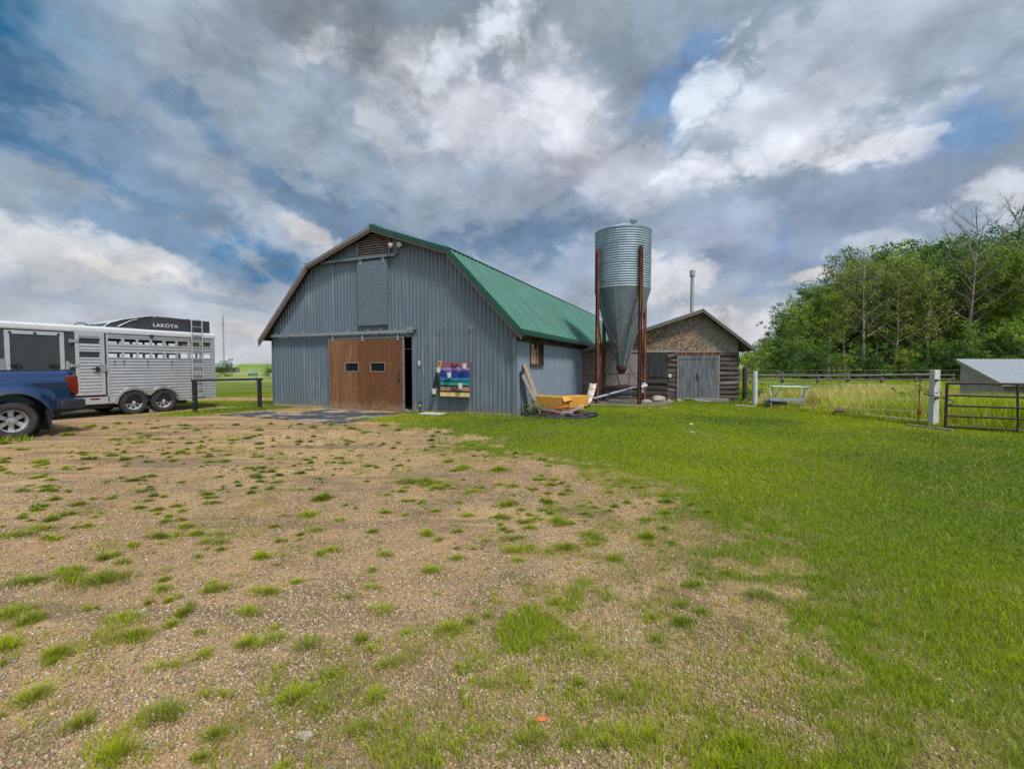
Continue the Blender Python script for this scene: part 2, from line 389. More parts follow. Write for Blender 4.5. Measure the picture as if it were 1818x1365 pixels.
#==PART2
S.cycles.max_bounces = 6; S.cycles.diffuse_bounces = 3; S.cycles.glossy_bounces = 3; S.cycles.transmission_bounces = 4; S.cycles.transparent_max_bounces = 8
S.cycles.caustics_reflective = False; S.cycles.caustics_refractive = False; S.cycles.sample_clamp_indirect = 4

# ------------------------------------------------------------------ ground
def hill(X, Y):
    r = np.hypot(X, Y); t = np.arctan2(X, np.maximum(Y, .1))
    top = 2.2 + 4.6*ss(.1, .55, t) + .9*fbm(X/70, Y/70, 3)
    z = ss(55, 260, r)*top*(Y > 0)
    return z + .05*(fbm(X*.12, Y*.12, 5)-.5)*ss(8, 30, r)
XB_Y = [-30,0,1.75,2.53,3.64,4.4,5.0,5.96,7.13,9.19,11,12.3,13.3,14.3,15.,60]
XB_X = [.0,.45,.65,.8,1.3,1.65,1.8,1.35,.7,-.7,-1.7,-2.8,-3.7,-3.9,-4,-4]
def seg(X, Y, ax, ay, bx, by):
    t = np.clip(((X-ax)*(bx-ax)+(Y-ay)*(by-ay))/((bx-ax)**2+(by-ay)**2), 0, 1)
    return np.hypot(X-ax-t*(bx-ax), Y-ay-t*(by-ay))
def fence_d(X, Y):      # positive on the meadow side
    px = [60,30,20,13.0,11.3,9.75,9.9,10.4,12]; py = [-40,-12,2,10.3,12.1,17.9,19.5,21,60]
    return X - np.interp(Y, py, px)
PATCH = [(.13,2.62,.42,.28,.95),(.42,3.2,.34,.3,.8),(.2,3.9,.35,.22,.5),(.75,3.5,.4,.3,.55),(.95,2.9,.4,.2,.5),(.55,5.0,.35,.15,.7),(1.2,4.3,.5,.3,.5),(.3,2.1,.3,.15,.3),
         (-1.0,2.05,.4,.2,.35),(-.2,2.0,.3,.15,.3),(-1.4,8.6,.5,.3,.6),(-1.7,6.6,.3,.25,.3),(1.0,1.9,.5,.2,.35),(-.9,7.6,.5,.25,.5),(-1.5,9.7,.8,.4,.5),(-.4,6.8,.5,.3,.35),(-2.5,11.6,.8,.5,.35)]
def cover(X, Y):
    n1 = fbm(X*.8, Y*.8, 21); n2 = fbm(X*3.1, Y*3.1, 31); n3 = fbm(X*9, Y*9, 41, 3)
    d = X - np.interp(Y, XB_Y, XB_X)
    s = d + (n1-.5)*3.2 + (n2-.5)*2.4 + (n3-.5)*1.4
    c = ss(-1.15, .75, s)*ss(-2.2,.2,s)
    edge = np.exp(-((d-.3)/.9)**2)*(Y < 7)
    c = c*(1-edge*ss(.50, .64, n2)*.5)
    thin = ss(6, 2, Y)*ss(2.2, .3, d); c = c*(1-.6*thin*ss(.47, .60, n3*.5+n2*.5))
    for px, py, rx, ry, k in PATCH:
        q = np.hypot((X-px)/rx, (Y-py)/ry) + (n2-.5)*2.6 + (n3-.5)*2.0
        c = np.maximum(c, .95*k*ss(1.35, .1, q))
    # grass beyond the hitching rail, behind the trailer and round the barn's left side
    L = ss(12.6, 14.6, Y + (n1-.5)*3 + .22*(X+10))*ss(-5.6, -7.2, X)*ss(.40, .62, n2*.6+n1*.4)*.8
    mats = (X > -10.2)*(X < -3.6)*(Y > 12.5)*(Y < 17.2)
    L = np.where(X < -11.2, L*.45, L); c = np.maximum(c, L*(1-.8*mats))
    hh = ss(1.6, .4, seg(X, Y, -10.9, 15.4, -9.0, 18.5)+(n2-.5)*1.2); c = np.maximum(c, hh*.95)
    track = ss(1.7, .9, np.abs(Y-22.3-.1*(X+12)) + (n1-.5)*1.5)
    c = np.maximum(c, ss(17.2, 18.4, Y + (n2-.5)*1.5)*(X < -9.5)*(1-.8*track)*np.where(X < -12.6, .9, 1))
    c = np.maximum(c, ss(24.5, 26, Y))
    c = np.maximum(c, ss(0, .4, fence_d(X, Y)))
    c = np.maximum(c, ss(-25, -40, X))
    yard = (d < .6)*(Y < 12.5)
    sp = .42*ss(.50,.64,n2*.55+n3*.45)*ss(.40,.56,n1) + .30*ss(3.8,1.9,Y)*ss(-3,0,X)*ss(.47,.6,n2*.6+n3*.4)
    c = np.maximum(c, sp*yard)
    pad = (X > 2.9)*(X < 6.)*(Y > 18.2-.35*(X-3))*(Y < 22.5)
    c = c*(1-.8*pad)
    return np.clip(c, 0, 1)
def gridax(a, b, k, n):
    t = np.linspace(np.arcsinh(a/k), np.arcsinh(b/k), n); return k*np.sinh(t)
gx = gridax(-1800, 1800, 2.2, 640); gy = np.concatenate([gridax(-400, -.5, 3, 60), gridax(0, 2600, 3.2, 720)])
GX, GY = np.meshgrid(gx, gy); nx_, ny_ = len(gx), len(gy)
GZ = hill(GX, GY)
near = ss(14, 6, np.hypot(GX, GY))
cv = cover(GX.ravel(), GY.ravel()).reshape(GX.shape)
GZ = GZ + near*(.03*(fbm(GX*1.1, GY*1.1, 51)-.5) + .012*(fbm(GX*5, GY*5, 52)-.5)) + .0*cv
def gz(X, Y): return hill(X, Y) + ss(14, 6, np.hypot(X, Y))*(.03*(fbm(X*1.1, Y*1.1, 51)-.5) + .012*(fbm(X*5, Y*5, 52)-.5))
idx = np.arange(nx_*ny_).reshape(ny_, nx_)
Q = np.stack([idx[:-1,:-1], idx[:-1,1:], idx[1:,1:], idx[1:,:-1]], -1).reshape(-1, 4)
m_ground = bpy.data.materials.new('yard_ground'); m_ground.use_nodes = True; n = N(m_ground.node_tree); b = n.n['Principled BSDF']
at = n.new('ShaderNodeSeparateColor', {0: n.new('ShaderNodeAttribute', attribute_name='Col').outputs['Color']}).outputs
oc = n.coord()
big = n.noise(oc, .35, 4, .6); med = n.noise(oc, 2.2, 5, .6); fin = n.noise(oc, 45, 4, .7)
dirt = n.mix(n.map(big, .35, .65), (.31,.185,.085), (.385,.25,.12))
dirt = n.mix(n.map(med, .5, .72, 0, .7), dirt, (.20,.127,.065))
vor = n.new('ShaderNodeTexVoronoi', {'Vector': oc, 'Scale': 62., 'Randomness': 1.}, feature='F1')
vs_ = n.new('ShaderNodeSeparateColor', {0: vor.outputs['Color']}).outputs
stone = n.mix(vs_[0], (.22,.135,.08), (.44,.33,.22)); stone = n.mix(n.map(vs_[1], .8, .9, 0, .8), stone, (.30,.30,.31)); stone = n.mix(n.map(vs_[2], .72, .85, 0, .7), stone, (.42,.22,.09))
sm = n.math('MULTIPLY', n.map(vor.outputs['Distance'], .62, .3), n.map(vs_[2], .2, .45))
gm = n.math('MULTIPLY', n.math('MULTIPLY', sm, at[1]), .8)
soil = n.map(n.noise(n.coord((1,1,1)), 1.15, 7, .68), .47, .62, 0, .9)
dirt = n.mix(n.math('MULTIPLY', soil, at[1]), dirt, (.11,.07,.038))
straw = n.map(n.noise(n.coord((1,1,1)), 26., 3, .7), .56, .66, 0, .55)
dirt = n.mix(straw, dirt, (.37,.29,.155))
v2 = n.new('ShaderNodeTexVoronoi', {'Vector': oc, 'Scale': 27., 'Randomness': 1.}, feature='F1')
k2 = n.new('ShaderNodeSeparateColor', {0: v2.outputs['Color']}).outputs
dirt = n.mix(n.math('MULTIPLY', n.map(v2.outputs['Distance'], .42, .25), n.map(k2[0], .62, .75, 0, .9)), dirt, n.mix(k2[1], (.20,.13,.08), (.45,.36,.26)))
dirt = n.mix(gm, dirt, stone)
dirt = n.mix(n.map(fin, .52, .78, 0, .75), dirt, (.13,.09,.06))
# wheel tracks: faint compacted lines running along the drive
tv = n.new('ShaderNodeMapping', {'Vector': n.new('ShaderNodeTexCoord').outputs['Object'], 'Rotation': (0,0,R(-14)), 'Scale': (.16,1.5,1)}).outputs[0]
tr = n.map(n.noise(tv, 1.3, 4, .55), .52, .62, 0, .85)
dirt = n.mix(n.math('MULTIPLY', tr, at[2]), dirt, (.17,.115,.075))
gb = n.mix(n.map(n.noise(oc, .5, 5, .6), .35, .65), (.068,.105,.008), (.11,.135,.010))
gb = n.mix(n.map(n.noise(oc, 3.2, 5, .65), .45, .75, 0, .6), gb, (.12,.11,.035))
far = n.new('ShaderNodeVectorMath', {0: oc}, operation='LENGTH').outputs['Value']
fm = n.map(far, 35, 70)
fc = n.mix(n.map(n.noise(n.coord((.02,.08,1)), 1, 6, .65), .4, .6), (.11,.20,.02), (.24,.25,.06))
gb = n.mix(fm, gb, fc)
n.l.new(n.mix(at[0], dirt, gb), b.inputs['Base Color']); b.inputs['Roughness'].default_value = .95; b.inputs['Specular IOR Level'].default_value = .2
hgt = n.math('ADD', n.math('MULTIPLY', gm, 1.), n.math('MULTIPLY', fin, .8))
n.l.new(n.new('ShaderNodeBump', {'Height': hgt, 'Strength': .7, 'Distance': .012}).outputs[0], b.inputs['Normal'])
# bare soil under thin grass: only thick cover turns the soil green
drv = ss(20, 9, np.abs(GY-13+ .25*(GX+6))*1.+0*GX)*(GX < 0)
grav = np.clip(.35 + ss(9, 2.5, np.hypot(GX, GY)), 0, 1)
colG = np.stack([ss(.35, .95, cv), grav, drv], -1).reshape(-1, 3)
g = fastobj('ground', np.stack([GX, GY, GZ], -1).reshape(-1, 3), Q, m_ground, col=colG, smooth=True); struct(g)

# ------------------------------------------------------------------ grass, gravel
def make_blades(P, h, w, lean, col, two=True, la=None):
    n_ = len(P); a = rng.uniform(0, 2*np.pi, n_)
    if la is None: la = rng.uniform(0, 2*np.pi, n_)
    else: a = la + np.pi/2 + rng.normal(0,.5,n_)
    z0 = gz(P[:,0], P[:,1]) - .004
    B = np.stack([P[:,0], P[:,1], z0], -1)
    wx = np.stack([np.cos(a), np.sin(a), 0*a], -1)*(w/2)[:,None]
    L = np.stack([np.cos(la), np.sin(la), 0*la], -1)*(lean*h)[:,None]; Z = np.zeros((n_,3)); Z[:,2] = h
    if two:
        mid = B + L*.32 + Z*.55
        V = np.stack([B-wx, B+wx, mid-wx*.75, mid+wx*.75, B+L+Z*np.sqrt(np.clip(1-(lean*.6)**2,.15,1))[:,None]], 1).reshape(-1,3)
        T = (np.arange(n_)*5)[:,None,None] + np.array([[0,1,3],[0,3,2],[2,3,4]])[None]
        cc = np.repeat(col, 5, 0).reshape(n_,5,3).copy(); cc[:,:2] *= .85; cc[:,4] *= 1.1; cc = cc.reshape(-1,3)
    else:
        V = np.stack([B-wx, B+wx, B+L+Z], 1).reshape(-1,3); T = (np.arange(n_)*3)[:,None,None] + np.array([[0,1,2]])[None]
        cc = np.repeat(col, 3, 0)
    return V, T.reshape(-1,3), cc
def gcol(n_, P, yellow=.0, dry=.08, dark=.0):
    a = np.array([.185,.28,.005]); b_ = np.array([.325,.375,.005]); c_ = np.array([.085,.17,.018]); d_ = np.array([.46,.37,.17])
    k = np.clip(fbm(P[:,0]*.45, P[:,1]*.45, 61)*1.9-.45 + yellow + rng.normal(0,.16,n_), 0, 1)[:,None]
    c = a*(1-k)+b_*k
    kd = (ss(.60,.74,fbm(P[:,0]*1.1+4, P[:,1]*1.6, 63))*.55)[:,None]; c = c*(1-kd)+np.array([.30,.30,.06])*kd
    k2 = np.clip(fbm(P[:,0]*.3+9, P[:,1]*.3, 71)*2.6-1.25+dark + rng.normal(0,.1,n_), 0, .8)[:,None]; c = c*(1-k2)+c_*k2
    dm = rng.random(n_) < dry*(.4+1.6*fbm(P[:,0]*1.4, P[:,1]*1.4, 81)); c[dm] = d_*rng.uniform(.6,1.1,(dm.sum(),1))
    return c*rng.uniform(.7,1.25,(n_,1))
def wedge(n_, r0, r1, p, a0=-52, a1=52):
    u = rng.random(n_); e = 2-p
    r = (r0**e + u*(r1**e-r0**e))**(1/e); t = np.radians(rng.uniform(a0, a1, n_))
    return np.stack([r*np.sin(t), r*np.cos(t)], -1), r
def barnmask(P):      # inside buildings, slabs and mats
    x = P[:,0]-.11; y = P[:,1]-14.33; u = x*.3888+y*.9213; v = -x*.9213+y*.3888
    k = (u > -.02)*(u < 22)*(v > -.05)*(v < 10.7)
    x = P[:,0]-3.67; y = P[:,1]-22.09; k |= (x*.9813-y*.1927 > -.5)*(x*.9813-y*.1927 < 6.85)*(x*.1927+y*.9813 > -.1)*(x*.1927+y*.9813 < 7)
    return k
LAWN = []
P_, r_ = wedge(1000000, 1.3, 32, 1.45); _q = [wedge(150000, 1.3, 20, 1.3, 52, 100), wedge(60000, 1.3, 24, 1.2, -95, -52)]
P_ = np.concatenate([P_]+[q_[0] for q_ in _q]); r_ = np.concatenate([r_]+[q_[1] for q_ in _q])
cvp = cover(P_[:,0], P_[:,1]); lawnside = (P_[:,0] - np.interp(P_[:,1], XB_Y, XB_X) > -1)
keep = (rng.random(len(P_)) < np.where(lawnside, cvp**1.2, cvp**1.4*.9)) & ~barnmask(P_) & (fence_d(P_[:,0], P_[:,1]) < .3)
P_ = P_[keep]; r_ = r_[keep]; cvp = cvp[keep]; k_ = len(P_)
h = (.032 + .022*rng.random(k_))*(.75+.5*fbm(P_[:,0]*2, P_[:,1]*2, 91))*(1+.25*ss(6,2,r_)); w = np.maximum(.0028, .00085*r_)*(.8+.5*rng.random(k_))
V, T, cc = make_blades(P_, h, w, rng.uniform(.2,1.1,k_), gcol(k_, P_, dry=.05+.2*(1-cvp.mean())), two=True)
lawn = fastobj('lawn_grass', V, T, m_grass, col=cc); tag(lawn, 'short green lawn grass thinning out into the gravel yard', 'grass', kind='stuff')
# tufts standing in the bare gravel
TU = []
def gpx(px, py):      # ground point seen at a pixel of the photograph (layout survey only)
    th = R(2.3); u = (px-909)/808; v = (682.5-py)/808; d = (u, math.cos(th)+v*math.sin(th), -math.sin(th)+v*math.cos(th)); t = -1.6/d[2]
    return d[0]*t, d[1]*t
for px, py, s_ in [(568,888,1.3),(548,915,1.2),(565,941,.8),(480,1052,1),(440,1085,.9),(382,1047,1),(462,990,1),(495,962,.6),(350,950,1.1),(330,935,.8),(392,964,.8),(285,955,.9),(235,970,.7),(180,1030,1.9),(125,1030,1.5),(60,1035,1.2),(215,1100,1.3),(225,1130,1.1),(130,1015,1),(70,940,1.2),(35,950,1.2),(90,925,.9),(125,915,.9),(185,995,.9),(240,1130,1),(305,1108,1),(325,1090,.9),(100,1165,1.2),(10,1150,1),(435,1145,.9),(490,1135,.9),(357,1168,.8),(55,1100,1),(15,1095,1),
    (765,1015,1.1),(812,995,.8),(780,858,1.4),(755,858,1),(722,857,1),(820,832,1.2),(885,835,.9),(760,950,.8),(905,898,.8),(990,928,1.1),(975,895,.7),(920,955,.6),(922,980,.9),(625,1060,.8),(683,1085,.8),(800,1120,1.1),(545,1150,1.2),(640,1140,.8),(690,1180,.7),(780,1325,.9),(665,1240,1),(590,1200,.9),(575,1255,1),(935,1322,1),(875,1300,.8),(1095,1245,1.3),(1160,1315,1.5),(1230,1040,.9),(1165,1135,1),(1215,1105,1),(1150,955,1),(1055,960,1.1),(1090,990,.9),(1010,975,1.2),(1290,1020,1),(1350,1060,1.1),(140,1290,1.3),(285,1275,1.2),(385,1305,.6),(530,1240,1.2),(210,1345,1.3),(60,1240,1.1),(640,1290,.8)]:
    x, y = gpx(px, py); TU.append((x, y, s_*.068*max(1, min(2.0, y/3.5))))
q, r2 = wedge(7600, 1.5, 17, 1.2, -66, 52)
for (x, y), r in zip(q, r2):
    if x < np.interp(y, XB_Y, XB_X)+.4 and not (x > -10 and y > 12.6) and rng.random() < ss(.40,.60,fbm(np.array(x*.55),np.array(y*.55),111,3))*.85+.3: TU.append((x, y, .006+.036*rng.random()**3.2*(1+.07*r)))
PP = []; HH = []; LL = []; AA = []; DK = []
for x, y, rad in TU:
    big = rad > .03; m_ = int((20 + rad*1200) if not big else 60+rad*2100); ex = rng.uniform(.8,2.); hb = min(.085, .016+rad*.72)*rng.uniform(.7,1.3); dk = rng.random()
    for c_ in range(1 if rad < .02 else rng.integers(2,5)):
        cx = x + (rng.normal(0,rad*.55)*ex if c_ else 0); cy = y + (rng.normal(0,rad*.5) if c_ else 0); mm = max(6, m_//(1+c_)); rc = rad*rng.uniform(.4,1.1)
        a = rng.uniform(0, 2*np.pi, mm); q_ = rng.random(mm)**.7
        PP.append(np.stack([cx+rc*q_*np.cos(a)*ex, cy+rc*q_*np.sin(a)], -1)); AA.append(a+rng.normal(0,.5,mm)); HH.append(hb*(1.1-.6*q_)*rng.uniform(.6,1.15,mm)); LL.append(.15+1.5*q_*rng.uniform(.5,1.2,mm)); DK.append(np.full(mm, dk))
PP = np.concatenate(PP); HH = np.concatenate(HH); LL = np.concatenate(LL); AA = np.concatenate(AA); DK = np.concatenate(DK); kk = ~barnmask(PP); PP, HH, LL, AA, DK = PP[kk], HH[kk], LL[kk], AA[kk], DK[kk]
rt = np.hypot(PP[:,0], PP[:,1]); tc = gcol(len(PP), PP, yellow=.0, dry=.16, dark=.1); tc = tc*(1-.3*(DK>.6)[:,None]*DK[:,None]) + np.array([0,.006,.012])*(DK>.7)[:,None]
V, T, cc = make_blades(PP, HH, np.maximum(.0024, .0008*rt), LL, tc, la=AA)
tag(fastobj('grass_tufts', V, T, m_grass, col=cc), 'scattered tufts of grass growing through the brown gravel yard', 'grass', kind='stuff')
# dry thatch and sparse short sprouts
P_, r_ = wedge(380000, 1.3, 15, 1.35, -66, 52); nn = fbm(P_[:,0]*1.3, P_[:,1]*1.3, 95)*.55 + fbm(P_[:,0]*5, P_[:,1]*5, 96)*.45
lowl = ss(3.4, 1.8, r_)*.10
P_ = P_[(rng.random(len(P_)) < ss(.5-0*nn, .68, nn+lowl))]; r_ = np.hypot(P_[:,0], P_[:,1]); P_ = P_[(P_[:,1] < 13) & (fence_d(P_[:,0],P_[:,1]) < 0)]
r_ = np.hypot(P_[:,0], P_[:,1]); k_ = len(P_)
dc = np.where(rng.random((k_,1)) < .55, np.array([[.34,.265,.14]]), np.array([[.12,.16,.03]]))*rng.uniform(.6,1.15,(k_,1))
V, T, cc = make_blades(P_, .012+.03*rng.random(k_), np.maximum(.0018,.0006*r_), rng.uniform(.8,2.6,k_), dc)
tag(fastobj('dry_grass', V, T, m_grass, col=cc), 'thin dry straw and sprouts lying over the gravel', 'grass', kind='stuff')
# longer unmown grass against walls and posts
FR = []
for (ax, ay), (bx, by), n_, sp_ in (((.0,14.2),(-3.3,15.55),1500,.16),((.25,14.3),(.9,15.9),260,.15),((-9.7,18.8),(-7.2,17.75),700,.2),((9.9,18.6),(11.3,12.4),5200,.22),((11.3,12.1),(12.6,10.4),1500,.2),((9.72,18.1),(9.72,18.2),220,.2),((11.3,12.1),(11.3,12.2),260,.16),((7.3,21.1),(10.6,20.55),900,.2),((2.6,18.15),(5.9,17.55),700,.12),((-.2,13.7),(1.4,13.6),300,.2),((-10.66,15.27),(-10.6,15.2),200,.12),((-9.36,16.85),(-9.3,16.8),200,.12),((-11.2,9.6),(-10.4,9.75),260,.12)):
    t_ = rng.random(n_); FR.append(np.stack([ax+(bx-ax)*t_+rng.normal(0,sp_*.6,n_), ay+(by-ay)*t_+rng.normal(0,sp_*.6,n_)], -1))
FR = np.concatenate(FR); FR = FR[~barnmask(FR)]; k_ = len(FR); rf = np.hypot(FR[:,0], FR[:,1])
V, T, cc = make_blades(FR, (.05+.12*rng.random(k_)**1.5)*(.6+.8*fbm(FR[:,0]*2,FR[:,1]*2,120)), np.maximum(.004,.0009*rf), rng.uniform(.2,.9,k_), gcol(k_, FR, dry=.15, dark=.1))
tag(fastobj('fringe_grass', V, T, m_grass, col=cc), 'longer unmown grass along the foot of walls, posts and fence', 'grass', kind='stuff')
# loose gravel
P_, r_ = wedge(340000, 1.3, 9, 1.95); cg = cover(P_[:,0], P_[:,1]); gn = fbm(P_[:,0]*1.7, P_[:,1]*1.7, 97)
P_ = P_[(rng.random(len(P_)) > cg*1.1) & (rng.random(len(P_)) < ss(.25,.6,gn)+.25)]; k_ = len(P_); r_ = np.hypot(P_[:,0], P_[:,1])
sz = (.0030 + .0085*rng.random(k_)**3)*(1+.06*r_)
oct_ = np.array([[1,0,0],[0,1,0],[-1,0,0],[0,-1,0],[0,0,.7],[0,0,-.7]], float)
V = oct_[None]*sz[:,None,None]*rng.uniform(.65,1.3,(k_,6,1)); a = rng.uniform(0,6.28,k_); ca, sa = np.cos(a)[:,None], np.sin(a)[:,None]
V = np.stack([V[:,:,0]*ca - V[:,:,1]*sa*.8, V[:,:,0]*sa + V[:,:,1]*ca*.8, V[:,:,2]], -1)
V[:,:,0] += P_[:,0:1]; V[:,:,1] += P_[:,1:2]; V[:,:,2] += (gz(P_[:,0], P_[:,1]) + sz*.25)[:,None]
T = (np.arange(k_)*6)[:,None,None] + np.array([[0,1,4],[1,2,4],[2,3,4],[3,0,4],[1,0,5],[2,1,5],[3,2,5],[0,3,5]])[None]
pal = np.array([[.39,.28,.15],[.32,.215,.11],[.45,.355,.23],[.23,.205,.175],[.38,.23,.10],[.20,.135,.075],[.46,.40,.31]])
pc = pal[rng.choice(7, k_, p=[.28,.25,.14,.09,.08,.13,.03])]*rng.uniform(.7,1.1,(k_,1))
m_grav = bpy.data.materials.new('gravel'); m_grav.use_nodes = True; n = N(m_grav.node_tree)
n.l.new(n.new('ShaderNodeAttribute', attribute_name='Col').outputs['Color'], n.n['Principled BSDF'].inputs['Base Color']); n.n['Principled BSDF'].inputs['Roughness'].default_value = .85
tag(fastobj('gravel', V.reshape(-1,3), T.reshape(-1,3), m_grav, col=np.repeat(pc, 6, 0)), 'loose brown and grey pebbles on the yard in front', 'gravel', kind='stuff')
# meadow behind the wire fence
def meadow(name, lab, n_, r0, r1, p, f0, hmin, hmax, tan, a0=18, a1=74):
    P_, r_ = wedge(n_, r0, r1, p, a0, a1); fd = fence_d(P_[:,0], P_[:,1])
    P_ = P_[(fd > f0) & ~barnmask(P_) & ~((P_[:,0]>17.3)&(P_[:,0]<27)&(P_[:,1]>15.5)&(P_[:,1]<20.2))]; k_ = len(P_); r_ = np.hypot(P_[:,0], P_[:,1])
    tn = fbm(P_[:,0]*.16, P_[:,1]*.16, 101)*.6 + fbm(P_[:,0]*.6, P_[:,1]*.6, 102)*.4
    rr = ss(15, 24, r_)*ss(44, 34, r_)
    isd = rng.random(k_) < np.clip(ss(.40,.62,tn)*.8*rr + tan, 0, .8)
    c = gcol(k_, P_, dry=.05); c[isd] = np.array([.56,.44,.19])*rng.uniform(.65,1.15,(isd.sum(),1))
    c = c*1.25
    hh = (hmin+(hmax-hmin)*rng.random(k_))*(.6+.9*fbm(P_[:,0]*.5, P_[:,1]*.5, 103))*ss(-.1,1.3,fence_d(P_[:,0], P_[:,1])+.2)*(1+.5*ss(26,18,r_))*(1-.85*ss(1.3,.7,np.hypot((P_[:,0]-10.45)/1.1,P_[:,1]-17.0)))
    V, T, cc = make_blades(P_, hh, np.maximum(.007,.0010*r_), rng.uniform(.1,.55,k_), c)
    tag(fastobj(name, V, T, m_grass, col=cc), lab, 'grass', kind='stuff')
meadow('meadow_grass', 'tall unmown green and tan grass behind the wire fence', 300000, 13, 48, 1.5, .1, .22, .58, .06)
#==PART3
# ================================================================== BARN  (local: x back along the side wall, y along the front, z up)
BA = math.atan2(.92131, .38882); BW, BL = 10.6, 22.
barn = thing('barn', 'grey metal clad gambrel barn with green metal roof and brown sliding door', 'barn', (.11,14.33,0), BA)
def zprof(y, d=0):     # underside of the roof over the front wall
    return float(np.interp(y, [-.35,2.3,5.35,8.4,11.05], [2.60,5.38,6.45,5.38,2.60])) - d
def ribs(s0, s1, pitch, depth, flat=.62):
    out = []; s = s0
    while s < s1-1e-6:
        for f, dd in ((0,0),(flat,0),(flat+.12,depth),(1-.12,depth)): 
            if s+f*pitch < s1: out.append((s+f*pitch, dd))
        s += pitch
    out.append((s1, 0)); return out
def clad(m, pts, spans, fn, extra=()):
    """strip wall: pts (s, depth); spans(s) -> list of (zlo, zhi); fn(s, depth, z) -> local point"""
    ex = sorted(set(extra)); P = []
    for i, (s, d) in enumerate(pts[:-1]):
        P.append((s, d)); s2, d2 = pts[i+1]
        for e in ex:
            if s+1e-4 < e < s2-1e-4: P.append((e, d+(d2-d)*(e-s)/(s2-s)))
    P.append(pts[-1])
    for (s, d), (s2, d2) in zip(P[:-1], P[1:]):
        for (za, zb), (za2, zb2) in spans(s, s2):
            if zb-za > .005 or zb2-za2 > .005: m.add([fn(s,d,za), fn(s2,d2,za2), fn(s2,d2,zb2), fn(s,d,zb)], [(0,1,2,3)])
OP0, OP1, OPZ = 3.87, 7.45, 2.6
m = M()
def spansF(s, s2):
    mid = (s+s2)/2; lo = OPZ if OP0 < mid < OP1 else .09
    t1, t2 = min(zprof(s,.03), 2.72), min(zprof(s2,.03), 2.72)
    return [((lo,t1),(lo,t2))]
clad(m, ribs(0, BW, .152, .027), spansF, lambda s,d,z: (-d,s,z), (OP0,OP1,2.3,5.35,8.4))
clad(m, ribs(0, BW, .152, .027), lambda s,s2: [((2.70, max(2.70,zprof(s,.03))),(2.70, max(2.70,zprof(s2,.03))))], lambda s,d,z: (-d-.006,s,z), (.12,2.3,5.35,8.4,10.45))
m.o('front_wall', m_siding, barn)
m = M(); SW0, SW1, SZ0, SZ1 = 1.3, 2.54, 1.68, 2.46
def spansS(s, s2):
    mid = (s+s2)/2
    return [((.06,SZ0),(.06,SZ0)),((SZ1,2.58),(SZ1,2.58))] if SW0 < mid < SW1 else [((.06,2.58),(.06,2.58))]
clad(m, ribs(0, BL, .105, .014, .5), spansS, lambda s,d,z: (s,-d,z), (SW0,SW1)); m.o('side_wall', m_siding_lit, barn)
m = M(); clad(m, ribs(0, BL, .21, .014), lambda s,s2: [((.03,2.6),(.03,2.6))], lambda s,d,z: (s,BW+d,z)); m.o('side_wall', m_siding_lit, barn)
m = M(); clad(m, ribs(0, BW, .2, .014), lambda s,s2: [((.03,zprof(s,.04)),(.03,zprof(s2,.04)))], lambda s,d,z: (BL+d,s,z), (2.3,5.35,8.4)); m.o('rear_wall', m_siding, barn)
m = M(); m.box(.03,BL-.03,.03,BW-.03,-.05,.05); m.o('floor', m_conc, barn)
m = M(); m.box(-.03,.0,0,OP0,-.08,.085).box(-.03,.0,OP1,BW,-.08,.085).box(-.02,BL,-.02,0,-.08,.06); m.o('foundation', m_conc, barn)
m = M(); m.box(-.045,.05,-.045,.012,.02,2.66).box(-.045,-.02,.012,.09,.02,2.95); m.o('corner_trim', m_siding, barn); m = M(); m.box(-.045,.05,BW-.01,BW+.045,.02,2.66); m.o('corner_trim', m_siding, barn)
# roof
m = M(); X0, X1 = -.32, BL+.3
def slope(a, b_, lift=.05):
    pts = ribs(X0, X1, .305, .028, .74)
    ny, nz = -(b_[1]-a[1]), b_[0]-a[0]; l = math.hypot(ny, nz); ny, nz = ny/l, nz/l
    if nz < 0: ny, nz = -ny, -nz
    for (s,d),(s2,d2) in zip(pts[:-1], pts[1:]):
        f = lambda s,d,p: (s, p[0]+ny*(d+lift), p[1]+nz*(d+lift))
        m.add([f(s,d,a), f(s2,d2,a), f(s2,d2,b_), f(s,d,b_)], [(0,1,2,3)])
RP = [(-.32,2.63),(2.3,5.38),(5.35,6.45),(8.4,5.38),(11.02,2.63)]
for a, b_ in zip(RP[:-1], RP[1:]): slope(a, b_)
roof = m.o('roof', m_green, barn)
m = M()
for a, b_ in zip(RP[:-1], RP[1:]): m.quad((X0+.04,a[0],a[1]),(X1-.04,a[0],a[1]),(X1-.04,b_[0],b_[1]),(X0+.04,b_[0],b_[1]))
m.o('roof_deck', m_dkwood, barn)
m = M(); m.beam((X0,5.35,6.54),(X1,5.35,6.54),.16,.05).beam((X0,2.28,5.455),(X1,2.28,5.455),.10,.02).beam((X0,8.42,5.455),(X1,8.42,5.455),.10,.02); m.o('ridge_cap', m_green, roof)
m = M()
def rakeboard(m, a, b_, x, top, dep):
    m.add([(x,a[0],a[1]+top),(x,b_[0],b_[1]+top),(x,b_[0],b_[1]+top-dep),(x,a[0],a[1]+top-dep),(x+.035,a[0],a[1]+top),(x+.035,b_[0],b_[1]+top),(x+.035,b_[0],b_[1]+top-dep),(x+.035,a[0],a[1]+top-dep)],
          [(0,1,2,3),(7,6,5,4),(0,4,5,1),(3,2,6,7),(0,3,7,4),(1,5,6,2)])
for a, b_ in zip(RP[2:-1], RP[3:]):
    k = 1 if abs(a[1]-b_[1]) < 2 else 1.5
    rakeboard(m, a, b_, -.36, .03, .12*k); rakeboard(m, a, b_, -.335, -.07*k, .09*k)
m.o('rake_board', m_rake, barn, label='weathered brown rake board on the left slope')
m = M()
